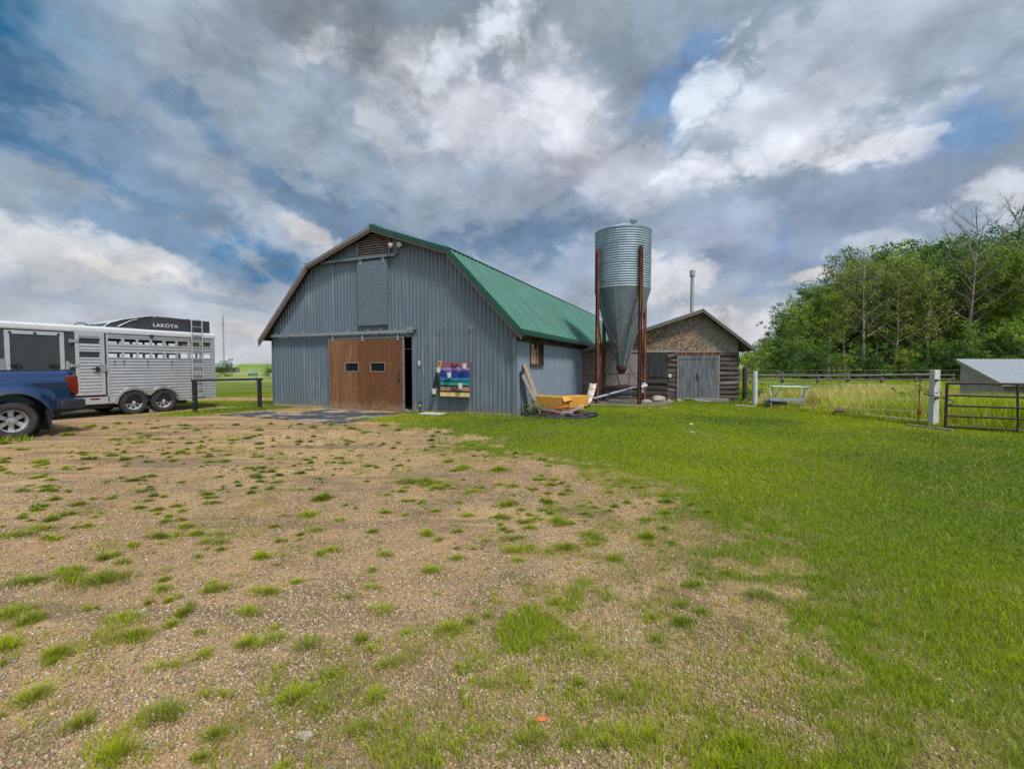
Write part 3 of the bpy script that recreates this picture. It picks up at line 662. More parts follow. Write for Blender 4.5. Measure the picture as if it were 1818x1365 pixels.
for a, b_ in zip(RP[0:2], RP[1:3]):
    k = 1 if abs(a[1]-b_[1]) < 2 else 1.45; rakeboard(m, a, b_, -.345, -.05*k, .10*k)
m.o('rake_board', m_rake, barn, label='pale rake board under the green trim on the right slope')
m = M()
for a, b_ in zip(RP[0:2], RP[1:3]):
    k = 1 if abs(a[1]-b_[1]) < 2 else 1.5; rakeboard(m, a, b_, -.375, .085*k, .145*k)
m.o('rake_trim', m_greentrim, barn)
m = M(); m.box(-.34,BL+.3,-.36,-.325,2.57,2.72).box(-.34,BL+.3,-.36,-.3,2.722,2.735); m.o('eave_trim', m_greentrim, barn)
m = M(); m.box(-.3,BL,-.32,-.005,2.555,2.568).box(-.02,BL,-.05,-.016,2.40,2.545)
for i in range(14): m.box(i*1.6,i*1.6+.05,-.31,-.05,2.50,2.553)
m.box(-.33,-.29,-.40,.0,2.50,2.66)
m.o('eave_soffit', m_dkwood, barn)
# side window
m = M(); m.box(SW0-.07,SW1+.07,-.05,.03,SZ1,SZ1+.08).box(SW0-.07,SW1+.07,-.07,.03,SZ0-.08,SZ0).box(SW0-.07,SW0,-.05,.03,SZ0,SZ1).box(SW1,SW1+.07,-.05,.03,SZ0,SZ1).box(1.83,1.89,-.035,.02,SZ0,SZ1).box(2.15,2.19,-.035,.02,SZ0,SZ1)
m_winw = mat('red_brown_window_wood', (.085,.032,.022), .75, 0, .4, bump=.2)
wf = m.o('window', m_winw, barn); m = M(); m.box(SW0,SW1,-.012,-.004,SZ0,SZ1); m.o('pane', m_glass, wf)
m = M(); m.box(SW0+.03,1.60,-.028,-.016,SZ0,SZ1-.1).box(1.62,1.8,-.028,-.016,SZ0,SZ1-.28).box(1.92,2.03,-.028,-.016,SZ0,SZ1-.2); m.o('curtain', mat('faded_cloth', (.32,.17,.12), .9, dirt=((.5,.38,.33),.45,.7,6)), wf)
# sliding door, cut through for two panes
m = M(); ys = [4.2,4.98,5.6,6.17,6.78,7.55]; zs = [.0,1.42,1.71,2.6]
for i in range(5):
    for j in range(3):
        if j == 1 and i in (1,3): continue
        for x in (-.105,-.065): m.add([(x,ys[i],zs[j]),(x,ys[i+1],zs[j]),(x,ys[i+1],zs[j+1]),(x,ys[i],zs[j+1])],[(0,1,2,3)])
door = m.o('sliding_door', m_ply, barn)
m = M(); m.box(-.112,-.06,4.155,4.2,0,2.63).box(-.112,-.06,7.55,7.575,0,2.63).box(-.112,-.06,4.2,7.55,2.6,2.63); m.o('door_edge', m_galv, door)
for a, b_ in ((4.98,5.6),(6.17,6.78)):
    m = M(); m.box(-.118,-.06,a,b_,1.39,1.42).box(-.118,-.06,a,b_,1.71,1.735).box(-.118,-.06,a-.025,a,1.39,1.735).box(-.118,-.06,b_,b_+.025,1.39,1.735)
    w = m.o('window', mat('pale_frame_wood', (.36,.24,.18), .8), door); m = M(); m.box(-.09,-.08,a,b_,1.42,1.71); m.o('pane', m_glass, w)
m = M(); m.tube([(-.105,4.36,1.36),(-.16,4.36,1.33),(-.16,4.37,1.22),(-.16,4.34,1.12),(-.11,4.35,1.1)],.013,8).box(-.115,-.105,4.33,4.39,1.34,1.4).box(-.115,-.105,4.32,4.38,1.06,1.12); m.o('handle', m_black, door)
for y in (7.35,5.95,4.4):
    m = M(); m.box(-.125,-.112,y-.045,y+.045,2.50,2.74).lathe([(.045,-.02),(.045,.02)],(-.12,y,2.79),'x',12,True); m.o('hanger', m_galv, door)
m = M(); m.box(-.17,-.07,3.72,10.55,2.815,2.855).box(-.17,-.16,3.72,10.55,2.75,2.815)
for y in (10.3,9.6,8.9,8.15,7.5,6.6,5.7,5.15,4.5,3.95): m.box(-.185,-.03,y-.03,y+.03,2.855,2.90).box(-.06,-.03,y-.05,y+.05,2.86,2.93)
m.box(-.19,-.03,3.68,3.98,2.84,2.94); m.o('door_track', m_galv, barn)
m = M(); m.box(-.05,-.022,3.76,3.86,.03,2.72).box(-.05,-.022,3.76,7.5,2.62,2.70); m.o('door_frame', m_siding, barn)
# hay door with rail and louvred vent
m = M(); m.box(-.13,-.06,4.83,6.13,3.06,5.36); hd = m.o('hay_door', m_osb_grey, barn)
for y in (4.98,5.98): m = M(); m.box(-.145,-.13,y-.04,y+.04,5.22,5.44); m.o('hanger', m_galv, hd)
m = M(); m.box(-.17,-.05,4.45,7.85,5.42,5.50); m.o('hay_door_track', m_siding, barn)
for q4 in ((6.13,6.2,6.08),(4.72,4.79,6.22),(4.4,4.47,6.0)): m = M(); m.box(-.09,-.03,q4[0],q4[1],5.505,q4[2]); m.o('vent_trim', m_siding, barn)
vb = M(); vb.add([(-.045,4.79,5.5),(-.045,6.13,5.5),(-.045,6.13,zprof(6.13,.05)),(-.045,5.35,zprof(5.35,.05)),(-.045,4.79,zprof(4.79,.05))],[(0,1,2,3,4)])
m = M()
for i in range(10):
    z = 5.54+i*.087; hw = [y for y in np.linspace(4.8,6.12,60) if zprof(y,.1) > z]
    if len(hw) > 3: m.add([(-.10,hw[0],z),(-.10,hw[-1],z+.0),(-.055,hw[-1],z+.05),(-.055,hw[0],z+.05),(-.085,hw[0],z-.01),(-.085,hw[-1],z-.01),(-.04,hw[-1],z+.04),(-.04,hw[0],z+.04)],[(0,1,2,3),(7,6,5,4),(0,4,5,1),(3,2,6,7)])
lv = m.o('vent_louvre', mat('louvre_wood', (.25,.20,.17), .9, 0, .3), barn); vb.o('vent_back', m_dark, lv)
m = M(); m.box(-.08,-.03,4.3,4.5,5.7,5.8).tube([(-.06,4.45,5.78),(-.2,4.55,5.74)],.018); lp = m.o('flood_lamp', m_galv, barn)
for y0, dy in ((4.56,.03),(4.24,-.05)):
    m = M(); m.tube([(-.12,y0-dy,5.86),(-.2,y0,5.80),(-.27,y0+dy,5.74)],[.035,.07,.085],12); m.o('bulb', m_bulb, lp)
m = M(); m.tube([(-.03,3.42,2.2),(-.03,3.45,1.85),(-.03,3.4,1.3)],.006,6).box(-.06,-.03,3.53,3.6,1.62,1.78); m.o('latch', m_white, barn)

# ---------------- things on and by the barn; bf() turns barn-local into world
BM = Matrix.Translation((.11,14.33,0)) @ Matrix.Rotation(BA, 4, 'Z')
def bf(x, y, z=0): return tuple(BM @ Vector((x,y,z)))
t = thing('painted_pallet', 'rainbow painted wooden pallet hung by two ropes on the grey barn front', 'pallet', bf(-.06,2.09,0), BA)
cols = [('rose',(.33,.07,.13),1.58,1.72),('lavender',(.32,.24,.48),1.46,1.555),('royal_blue',(.015,.035,.36),1.27,1.42),('sky_blue',(.01,.22,.37),1.12,1.235),('teal',(.015,.30,.24),.97,1.08),('tan',(.47,.24,.13),.79,.915),('pale_yellow',(.66,.50,.19),.62,.735)]
m = M()
for y in (-.5,0,.5): m.box(-.10,-.01,y-.02,y+.02,.58,1.72)
m.o('stringer', mat('pallet_stringer_wood', (.12,.08,.14), .8, dirt=((.35,.25,.2),.5,.7,3)), t)
for nm, c, z0, z1 in cols:
    m = M(); m.box(-.125,-.10,-.54+random.uniform(-.01,.01),.55+random.uniform(-.01,.01),z0,z1); m.o('board', paint('board_'+nm, c), t, label=nm.replace('_',' ')+' painted board')
m = M(); m.box(-.16,-.125,-.56,.54,.60,.635); m.o('shelf', paint('board_shelf', (.62,.48,.2)), t)
for y in (.58,-.565):
    m = M(); m.tube([(-.01,y,2.86),(-.03,y,2.3),(-.05,y*.97,1.7)],.012,6).box(-.03,0,y-.04,y+.04,2.84,2.92); m.o('rope', m_grey, t)
def bucket(lab, y, z):
    m = M(); m.lathe([(.0,.0),(.062,.0),(.085,.16),(.093,.16),(.093,.175),(.078,.172),(.055,.012),(0,.012)], (0,0,0), n=20)
    b_ = m.o('bucket', m_white, None, smooth='auto'); b_.location = bf(-.27,y,z-.09); tag(b_, lab, 'bucket', 'white buckets hung on the painted pallet')
    hm = M(); hm.tube([(.088*math.cos(a),0,.165+.03*math.sin(a)) for a in np.linspace(0,math.pi,9)],.004,5); hm.o('handle', m_galv, b_)
bucket('white bucket at the top right of the painted pallet, over the rose board', 1.68, 1.60)
bucket('white bucket hanging below the yellow rope at the upper left of the pallet', 2.66, 1.48)
bucket('white bucket in front of the royal blue board of the pallet', 2.25, 1.31)
bucket('white bucket in front of the teal board of the painted pallet', 1.84, .95)
bucket('white bucket lowest of all, at the lower left corner of the pallet', 2.84, .76)
def rope(name, lab, pts, r, mt):
    m = M(); m.tube([bf(*p) for p in pts], r, 7); return tag(m.o(name, mt, None, smooth=True), lab, 'rope')
rope('lead_rope', 'yellow rope looped over the top left corner of the painted pallet', [(-.2,2.6,1.72),(-.24,2.62,1.78),(-.25,2.68,1.72),(-.24,2.66,1.55),(-.24,2.58,1.55),(-.24,2.57,1.74),(-.22,2.63,1.77),(-.24,2.71,1.66),(-.23,2.69,1.52)], .02, m_yel)
rope('lead_rope', 'dark lead ropes hanging down the left edge of the painted pallet', [(-.2,2.74,1.66),(-.23,2.76,1.4),(-.2,2.8,1.1),(-.22,2.84,.85),(-.22,2.86,.58),(-.21,2.9,.60),(-.22,2.86,.95),(-.2,2.79,1.3),(-.22,2.72,1.62),(-.22,2.78,1.2),(-.2,2.72,.9)], .026, m_black)
for lab, z, k in (('dark halter tied in the middle of the rose board', 1.62, 1.), ('purple halter hanging across the lavender board', 1.47, .7), ('dark halter tied in the middle of the tan board', .88, 1.)):
    mt = m_black if k == 1 else paint('purple_strap', (.13,.04,.25))
    rope('halter', lab, [(-.2,2.09+.13*math.sin(a*1.3)*k,z+.06*math.sin(a*2.1)) for a in np.linspace(0,6.3,22)], .010, mt)
t = thing('yard_hydrant', 'black frost free hydrant standing at the foot of the barn wall beside the door', 'hydrant', bf(-.25,3.4,0), BA)
m = M(); m.tube([(0,0,0),(.0,0,.28)],.025,10).tube([(0,.0,.28),(0,-.03,.4)],[.045,.035],10); m.o('pipe', m_black, t)
m = M(); m.tube([(0,-.02,.30),(-.12,-.07,.27)],.02,8); m.o('spout', m_white, t)
m = M(); m.tube([(0,-.02,.40),(.03,.02,.50),(.02,.04,.42)],.014,6); m.o('handle', m_black, t)
rope('hose', 'pale hose trailing from the hydrant to the dark door gap', [(-.35,3.47,.26),(-.4,3.6,.15),(-.42,3.75,.06),(-.4,3.95,.03)], .012, m_grey)
t = thing('floor_grate', 'pale grey metal boot grate lying in the grass under the painted pallet', 'grate', bf(-.45,2.75,.0), BA)
m = M(); m.box(-.28,.22,-.38,-.34,.03,.06).box(-.28,.22,.34,.38,.03,.06).box(-.28,-.25,-.34,.34,.03,.06).box(.19,.22,-.34,.34,.03,.06); m.o('frame', m_white, t)
m = M()
for i in range(15): m.box(-.25,.19,-.33+i*.045,-.312+i*.045,.035,.055)
m.o('bars', m_white, t)
def plank(lab, p0, p1, w, h, mt, name='plank', cat='plank', group=None, up=(0,0,1)):
    m = M(); m.beam(p0, p1, w, h, up); o = m.o(name, mt, None, bevel=.004); tag(o, lab, cat, group); return o
plank('long weathered plank leaning highest against the barn side wall', bf(1.05,-.55,0), bf(.55,-.07,1.68), .17, .035, m_tanwood, up=(.72,-.69,0))
plank('shorter weathered plank leaning beside the long one on the barn side', bf(.82,-.6,0), bf(.36,-.09,1.32), .14, .03, m_grey, up=(.72,-.69,0))
plank('black board leaning at the barn corner behind the weathered planks', bf(.42,-.25,0), bf(.30,-.06,1.44), .11, .02, m_black, up=(.72,-.69,0))

# ---------------- orange pallet, cartons, wrap, rubber sheet
PC = (1.50,15.12,0); PA = R(-44)
t = thing('rubber_sheet', 'folded black rubber sheet spread under the orange pallet on the grass', 'rubber sheet', (1.5,14.75,0), R(-10))
m = M(); ring = []
for k in range(40):
    a = 2*math.pi*k/40; rr = 1+.07*math.sin(3*a)+.05*math.sin(7*a+1); ring.append((1.22*rr*abs(math.cos(a))**.6*np.sign(math.cos(a)), 1.0*rr*abs(math.sin(a))**.7*np.sign(math.sin(a))))
m.prism([(float(x),float(y)) for x,y in ring], .02, .065, 'z'); m.o('sheet', m_liner, t, bevel=.02)
for k, (x0, y0, x1, y1, rr) in enumerate(((-1.1,-.55,.6,-.85,.03),(-.7,-.82,.9,-.78,.028),(.5,-.9,1.15,-.1,.035),(.85,-.75,1.2,.4,.03),(-1.15,-.2,-.9,-.7,.03))):
    m = M(); pts = [(x0+(x1-x0)*f+.05*math.sin(7*f+k), y0+(y1-y0)*f+.06*math.sin(5*f+2*k), .075+.03*math.sin(9*f+k)) for f in np.linspace(0,1,16)]; m.tube(pts, [rr*(.5+.6*math.sin(math.pi*f)) for f in np.linspace(0,1,16)], 8); m.o('fold', m_liner, t, smooth=True)
m = M(); m.tube([(1.0+.22*math.cos(a),-.25+.3*math.sin(a),.09+.03*math.cos(2*a)) for a in np.linspace(-2,2.4,18)],.045,8); m.o('fold', m_liner, t, smooth=True)
t = thing('wooden_pallet', 'orange painted wooden pallet loaded with two cartons beside the barn', 'pallet', (PC[0],PC[1]-.12,.07), PA)
m = M()
for i in range(7): m.box(-.62,.62,-.55+i*.165,-.44+i*.165,.16,.185)
m.o('deck_boards', m_paletor, t)
for y in (-.48,.0,.5):
    m = M(); m.box(-.62,.62,y-.03,y+.03,.05,.155).box(-.62,.62,y-.06,y+.06,.0,.022)
    for x in (-.62,-.08,.47): m.box(x,x+.15,y-.045,y+.045,.023,.158)
    m.o('runner', m_paletor, t)
def carton(lab, cx, cy, lx, ly, h, rz, flap=False):
    m = M(); m.box(-lx/2,lx/2,-ly/2,ly/2,0,h); o = m.o('carton', m_card, None, bevel=.012)
    o.matrix_world = Matrix.Translation((PC[0],PC[1]-.12,.26)) @ Matrix.Rotation(PA, 4, 'Z') @ Matrix.Translation((cx,cy,0)) @ Matrix.Rotation(rz, 4, 'Z'); tag(o, lab, 'carton')
    if flap:
        f = M(); f.add([(lx/2,-ly/2,h),(lx/2,ly/2,h),(lx/2+.12,ly/2+.02,h*.72),(lx/2+.10,-ly/2-.02,h*.6)],[(0,1,2,3)]); fo = f.o('flap', m_card, o); sm_ = fo.modifiers.new('s','SOLIDIFY'); sm_.thickness = .008
        f = M(); f.box(lx/2+.002,lx/2+.03,-ly/2+.01,ly/2-.01,.05,h*.5); f.o('torn_liner', m_card, o)
    tp = M(); tp.box(-lx/2+.02,lx/2-.02,-.03,.03,h+.001,h+.003); tp.o('tape', mat('tan_tape', (.42,.25,.08), .3), o)
carton('orange carton along the front left edge of the pallet, its right end torn open', -.06, -.30, 1.22, .46, .37, R(3), True)
carton('unopened orange carton standing crosswise at the back right of the pallet', .36, .40, .46, 1.15, .36, R(4))
for k, pts in enumerate(([(-.66,-.57,.36),(-.2,-.585,.27),(.3,-.60,.24),(.66,-.59,.20)],[(.67,-.57,.21),(.69,-.1,.24),(.68,.5,.36)])):
    m = M()
    for (a, b_) in zip(pts[:-1], pts[1:]): m.add([a, b_, (b_[0]*1.03,b_[1]*1.03,b_[2]-.09-.05*k), (a[0]*1.03,a[1]*1.03,a[2]-.08)],[(0,1,2,3)])
    o = m.o('plastic_wrap', m_clear, None); o.matrix_world = Matrix.Translation((PC[0],PC[1]-.12,0)) @ Matrix.Rotation(PA, 4, 'Z'); tag(o, ['torn clear plastic wrap hanging along the left front edge of the orange pallet','clear plastic wrap stretched round the right side of the pallet'][k], 'plastic wrap')

# ================================================================== SILO
silo = thing('grain_silo', 'galvanized hopper bottom grain silo on rusty steel legs beside the barn', 'silo', (4.76,19.78,0), 0)
RT = 1.17; prof = []
z = 4.86
while z < 7.22: prof += [(RT+.002,z),(RT+.014,z+.028),(RT+.002,z+.056),(RT-.028,z+.070),(RT-.028,z+.080)]; z += .098
prof += [(RT,7.25),(RT+.02,7.27),(RT-.02,7.29)]
m = M(); m.lathe(prof, (0,0,0), n=72); m.o('tank', m_silo, silo, smooth=True)
m = M(); m.lathe([(RT+.03,7.28),(RT-.02,7.30),(.3,7.62),(.0,7.64)], (0,0,0), n=48); m.o('roof', m_silo, silo, smooth='auto')
m = M(); m.lathe([(RT+.012,4.88),(RT+.014,4.83),(.22,1.62),(.2,1.5)], (0,0,0), n=48)
hc = m.o('hopper', m_cone, silo, smooth='auto'); m = M()
for a in np.linspace(0, 2*math.pi, 9)[:-1]+.3:
    c_, s_ = math.cos(a), math.sin(a); m.beam((c_*(RT+.015),s_*(RT+.015),4.83),(c_*.225,s_*.225,1.64),.05,.015,up=(c_,s_,.3))
m.o('seam', m_silo, hc)
m = M(); m.lathe([(.235,1.60),(.235,1.46),(.16,1.38),(.12,1.25)], (0,0,0), n=20); m.o('boot', mat('red_boot', (.10,.012,.012), .6, dirt=((.1,.05,.04),.5,.7,5)), silo)
m = M(); m.tube([(.55,.35,7.3),(.55,.35,7.85)],.065,12).lathe([(.065,7.78),(.17,7.93),(.17,7.96),(.0,7.97)], (.55,.35,0), n=16); m.o('filler_pipe', m_silo, silo)
LP = {'a':(3.61-4.76,19.2-19.78),'b':(5.2-4.76,18.6-19.78),'c':(4.21-4.76,20.8-19.78),'d':(5.84-4.76,20.2-19.78)}
for k, (x, y) in LP.items():
    m = M(); l = math.hypot(x,y); ux, uy = x/l, y/l
    m.beam((x,y,.03),(x,y,6.46),.13,.055,up=(ux,uy,0)).beam((x-uy*.05+ux*.03,y+ux*.05+uy*.03,.03),(x-uy*.05+ux*.03,y+ux*.05+uy*.03,6.45),.016,.12,up=(ux,uy,0)).beam((x+uy*.05+ux*.03,y-ux*.05+uy*.03,.03),(x+uy*.05+ux*.03,y-ux*.05+uy*.03,6.45),.016,.12,up=(ux,uy,0)); m.box(x-.14,x+.14,y-.14,y+.14,.035,.055); m.o('leg', m_rust, silo)
def br(k1, z1, k2, z2, w=.055): 
    m = M(); a, b_ = LP[k1], LP[k2]; m.beam((a[0],a[1]-.02,z1),(b_[0],b_[1]-.02,z2),w,w*.5); m.o('brace', m_rust, silo)
br('a',3.9,'b',.85); br('b',3.95,'a',.85); br('a',.78,'b',.78,.06); br('c',1.25,'d',1.25,.06); br('a',.78,'c',3.6); br('c',.9,'a',3.8); br('b',.8,'d',3.7); br('d',.9,'b',3.8); br('a',4.84,'b',4.84,.04); br('a',1.0,'c',1.0,.05); br('b',1.0,'d',1.0,.05)
m = M(); m.beam((-.25,-.1,1.35),(-.15,-.35,.78),.04).beam((.3,-.1,1.35),(.22,-.35,.78),.04).beam((-.25,-.35,.8),(.3,-.35,.8),.16,.03); m.o('slide_frame', m_rust, silo)
t = thing('grain_auger', 'thin galvanized auger tube sloping under the silo to a small motor', 'auger', (3.75,19.15,.28), 0)
m = M(); m.tube([(-.3,0,-.04),(1.72,.1,.50)],.045,12); m.o('tube', m_silo, t, smooth='auto')
m = M(); m.tube([(1.62,.02,.40),(1.95,.05,.50)],.085,12).tube([(1.70,.1,.55),(1.9,.12,.60)],.05,10).beam((1.75,.05,.2),(1.75,.05,.62),.1,.12); m.o('motor', m_galv, t)
m = M(); p = [(2.55,17.0,.06),(2.75,17.35,.10),(2.95,17.75,.17),(3.12,18.15,.36),(3.25,18.45,.62),(3.34,18.7,.86)]
for (a, b_) in zip(p[:-1], p[1:]):
    wa = .14; dx, dy = .92*wa, -.39*wa
    m.add([(a[0]-dx,a[1]-dy,a[2]+.035),(a[0],a[1],a[2]-.0),(a[0]+dx,a[1]+dy,a[2]+.035),(b_[0]-dx,b_[1]-dy,b_[2]+.035),(b_[0],b_[1],b_[2]),(b_[0]+dx,b_[1]+dy,b_[2]+.035)],[(0,1,4,3),(1,2,5,4)])
o = m.o('grain_chute', mat('cream_plastic', (.55,.50,.42), .5), None, smooth=True); sm_ = o.modifiers.new('s','SOLIDIFY'); sm_.thickness = .012; tag(o, 'cream plastic trough curving up from the grass to the left silo leg', 'chute')
m = M(); m.prism([(2.75,18.3),(5.95,17.75),(7.4,20.6),(7.3,21.32),(3.9,21.98)], -.05, .035, 'z'); struct(m.o('concrete_pad', mat('dirty_pad', (.13,.11,.085), .95, 0, .4, dirt=((.26,.22,.17),.5,.75,1.5), bump=.4), None))
plank('thin pale board edging the dirt pad below the silo', (2.8,18.27,.055), (5.6,17.78,.05), .05, .05, m_grey)

# ================================================================== SHED
SA = math.atan2(-.1927,.9813); shed = thing('log_shed', 'old weathered shed with bare chipboard gable and grey double doors', 'shed', (3.67,22.09,0), SA)
SWD, SH = 6.75, 6.5
def sz_(x, d=0): return float(np.interp(x, [-.5,5.15,7.4], [2.26,4.14,2.30])) - d
m = M(); m.prism([(-.4,2.27),(2.6,2.27),(6.75,2.27),(6.75,sz_(6.75,.08)),(5.15,sz_(5.15,.08)),(-.4,sz_(-.4,.02))], -.03, .0, 'y'); m.o('gable', m_osb, shed)
m = M(); m.box(-.4,.75,-.025,.0,-.1,2.268); m.o('wall_panel', m_osb, shed)
m = M(); m.box(.75,2.68,-.02,.0,-.1,2.268).box(2.0,2.06,-.035,-.02,-.1,2.26); m.o('wall_panel', m_grey, shed, label='grey weathered plywood wall panel behind the silo')
m = M(); m.box(.9,4.15,-.06,-.032,2.26,2.315).box(4.16,6.76,-.05,-.032,2.245,2.27); m.o('trim_board', mat('pale_trim', (.38,.34,.30), .85), shed)
m = M(); m.box(2.68,3.70,-.045,.0,1.0,2.25); wd_ = m.o('board_door', m_logdk, shed, label='dark boarded opening left of the doors')
m = M(); m.box(2.86,3.62,-.07,-.05,1.1,2.08); m.o('panel', mat('blackened_panel', (.035,.03,.032), .8, 0, .5, (8,3,1), 2), wd_)
def logs(x0, x1, z0, z1, n_, mt, jag=.05, name='plank_siding'):
    m = M(); z = z0; hs = (z1-z0)/n_
    for i in range(n_):
        a = z+.006; b_ = z+hs-.010; dd = random.uniform(.03,.09); jr = random.uniform(0,jag); steps = 7; V1 = []
        for k in range(steps+1):
            x = x0-random.uniform(0,.015)+(x1+jr-x0)*k/steps; w1, w2 = random.uniform(-.018,.018), random.uniform(-.02,.02)
            V1 += [(x,-dd*.55,a+w1),(x,-dd,a+hs*.3+w1),(x,-dd*.9,b_-hs*.2+w2),(x,-dd*.4,b_+w2)]
        fs = [(k*4+j,k*4+j+1,k*4+j+5,k*4+j+4) for k in range(steps) for j in range(3)] + [(0,1,2,3),(steps*4+3,steps*4+2,steps*4+1,steps*4)]
        m.add(V1, fs); z += hs
    return m.o(name, mt, shed)
logs(5.98,6.76,-.15,2.24,11,m_log,.09); logs(3.70,4.14,-.1,2.2,10,m_log,.03); logs(2.5,3.72,-.12,.98,4,m_logdk,.02); logs(.8,2.5,-.12,.7,3,m_logdk,.02)
m = M(); m.box(-.4,SWD,.0,.02,-.15,2.27).box(SWD-.02,SWD,.02,SH,-.15,2.4).box(-.4,SWD,SH,SH+.02,-.1,2.4); m.o('inner_wall', m_logdk, shed)
m = M(); m.beam((3.72,-.11,1.98),(4.12,-.11,2.22),.03,.13,up=(0,0,1)); m.o('loose_board', m_log, shed)
for a, b_ in ((4.19,5.035),(5.05,5.9)):
    m = M(); 
    k_ = 5; w_ = (b_-a)/k_
    for i in range(k_): m.box(a+i*w_+.004,a+(i+1)*w_-.004,-.085-random.uniform(0,.006),-.055,.16,2.12)
    d_ = m.o('door', m_sheddoor, shed); m = M(); m.box(a+.02,b_-.02,-.105,-.092,1.93,2.02); m.o('batten', m_sheddoor, d_)
m = M(); m.box(4.14,5.96,-.10,-.0,2.13,2.22); m.o('lintel', m_rust, shed, label='rust stained door lintel')
m = M(); m.box(4.12,4.185,-.09,0,.05,2.13).box(5.905,5.97,-.09,0,.05,2.13).box(4.12,5.97,-.12,0,.06,.15); m.o('door_frame', m_grey, shed)
m = M(); m.box(4.98,5.02,-.14,-.092,1.05,1.3).box(5.03,5.1,-.12,-.092,.95,1.12); m.o('hasp', paint('blue_paint', (.03,.08,.16)), shed)
m = M(); m.box(3.74,3.86,-.115,-.105,1.08,1.24); m.o('notice', m_white, shed)
m = M(); m.box(4.0,6.76,-.04,0,-.25,.05); m.o('sill_log', m_grey, shed)
m = M()
for (xa, xb) in ((-.5,5.15),(5.15,7.4)):
    za, zb = sz_(xa), sz_(xb); m.add([(xa,-.38,za),(xb,-.38,zb),(xb,SH+.3,zb),(xa,SH+.3,za),(xa,-.38,za+.05),(xb,-.38,zb+.05),(xb,SH+.3,zb+.05),(xa,SH+.3,za+.05)],[(0,1,2,3),(7,6,5,4),(0,4,5,1),(1,5,6,2),(2,6,7,3),(3,7,4,0)])
m.o('roof', m_shingle, shed)
m = M()
for (xa, xb) in ((-.5,5.15),(5.15,7.4)):
    for x, tp, dp in ((-.42,.045,.14),(-.445,.06,.06)):
        za, zb = sz_(xa), sz_(xb); m.add([(xa,x,za+tp),(xb,x,zb+tp),(xb,x,zb+tp-dp),(xa,x,za+tp-dp),(xa,x+.03,za+tp),(xb,x+.03,zb+tp),(xb,x+.03,zb+tp-dp),(xa,x+.03,za+tp-dp)],[(0,1,2,3),(7,6,5,4),(0,4,5,1),(3,2,6,7),(0,3,7,4),(1,5,6,2)])
m.o('bargeboard', m_grey, shed)
for i in range(9): 
    m = M(); y = -.3+i*.8; m.beam((6.72,y,sz_(6.72,.06)),(7.36,y,sz_(7.36,.06)),.05,.09); m.o('rafter_tail', m_grey, shed)
m = M()
for i, (x, z) in enumerate([(6.80,2.24),(6.86,2.28),(6.93,2.26),(7.0,2.30),(7.05,2.34),(7.12,2.36),(7.16,2.33)]): m.lathe([(0,-.025),(.02,-.012),(.024,0),(.02,.012),(0,.025)],(x,-.36,z),n=8)
m.tube([(6.78,-.36,2.25),(6.9,-.36,2.29),(7.05,-.36,2.36),(7.2,-.36,2.40)],.005,5)
m.o('string_light', m_dark, shed)
m = M(); m.tube([(5.25,2.8,3.6),(5.25,2.8,6.35)],.088,14).tube([(5.25,2.8,6.27),(5.25,2.8,6.56)],.135,14).tube([(5.25,2.8,6.2),(5.25,2.8,6.28)],[.09,.135],14); m.o('chimney_pipe', m_galv, shed, smooth='auto')
# stones, beams by the shed
def rock(lab, x, y, s, sc_=(1,1,.6), mt=None, name='stone', cat='stone'):
    bm = bmesh.new(); bmesh.ops.create_icosphere(bm, subdivisions=3, radius=s)
    ph = random.uniform(0,50)
    for v in bm.verts:
        p_ = v.co/s; k = 1+.35*(float(fbm(p_.x*1.3+ph, p_.y*1.3+p_.z*1.7, 7, 3))-.5)*2; v.co = Vector((p_.x*sc_[0],p_.y*sc_[1],p_.z*sc_[2]))*s*k
    me = bpy.data.meshes.new(name); bm.to_mesh(me); bm.free(); me.materials.append(mt or m_stone); me.shade_smooth(); me.set_sharp_from_angle(angle=R(30))
    o = bpy.data.objects.new(name, me); C.objects.link(o); o.location = (x,y,s*sc_[2]*.5+gz(np.array(x),np.array(y))); tag(o, lab, cat); return o
rock('large tan stone beside the right silo leg at the shed', 6.5,20.1,.25,(1.15,.8,.8)); rock('low pale stone between the silo leg and the large stone', 5.9,19.9,.16,(1.5,.8,.6)); rock('small stone right of the large tan stone', 7.05,20.4,.10,(1,1,.8)); rock('small round stone before the left shed door', 7.5,20.35,.10,(1.2,1,.8))
rock('dark clump of dug soil at the foot of the meadow edge', 10.95,14.95,.27,(1.5,.8,.55), mat('dug_soil', (.11,.07,.045), .95, 0, .4, dirt=((.26,.19,.08),.5,.7,5), bump=.5), 'soil_clump', 'soil')
rock('tiny orange brick fragment in the front grass', .13,2.0,.018,(1.6,1,.6), paint('brick', (.5,.13,.04))); rock('flat pale stone in the gravel near the bottom edge', -.9,1.92,.03,(1.3,.8,.3)); 
rock('white scrap lying in the lawn centre', 4.9,12.4,.05,(1.2,.8,.4), m_white); rock('small pale pebble left of the white scrap in the lawn', 4.35,10.9,.05,(1.4,.7,.3), m_white)
plank('short squared timber lying before the shed at its right end', (8.35,20.75,.03), (9.75,20.45,.03), .18, .22, m_grey, 'timber', 'timber')
plank('thin stick leaning down from the shed doors to the timber', (8.2,20.55,.1), (8.9,20.3,.02), .02, .02, m_white, 'stick', 'stick')
plank('pale lath lying on the lawn beside the fence corner post', (9.0,18.3,.04), (9.55,17.75,.035), .05, .03, m_white)

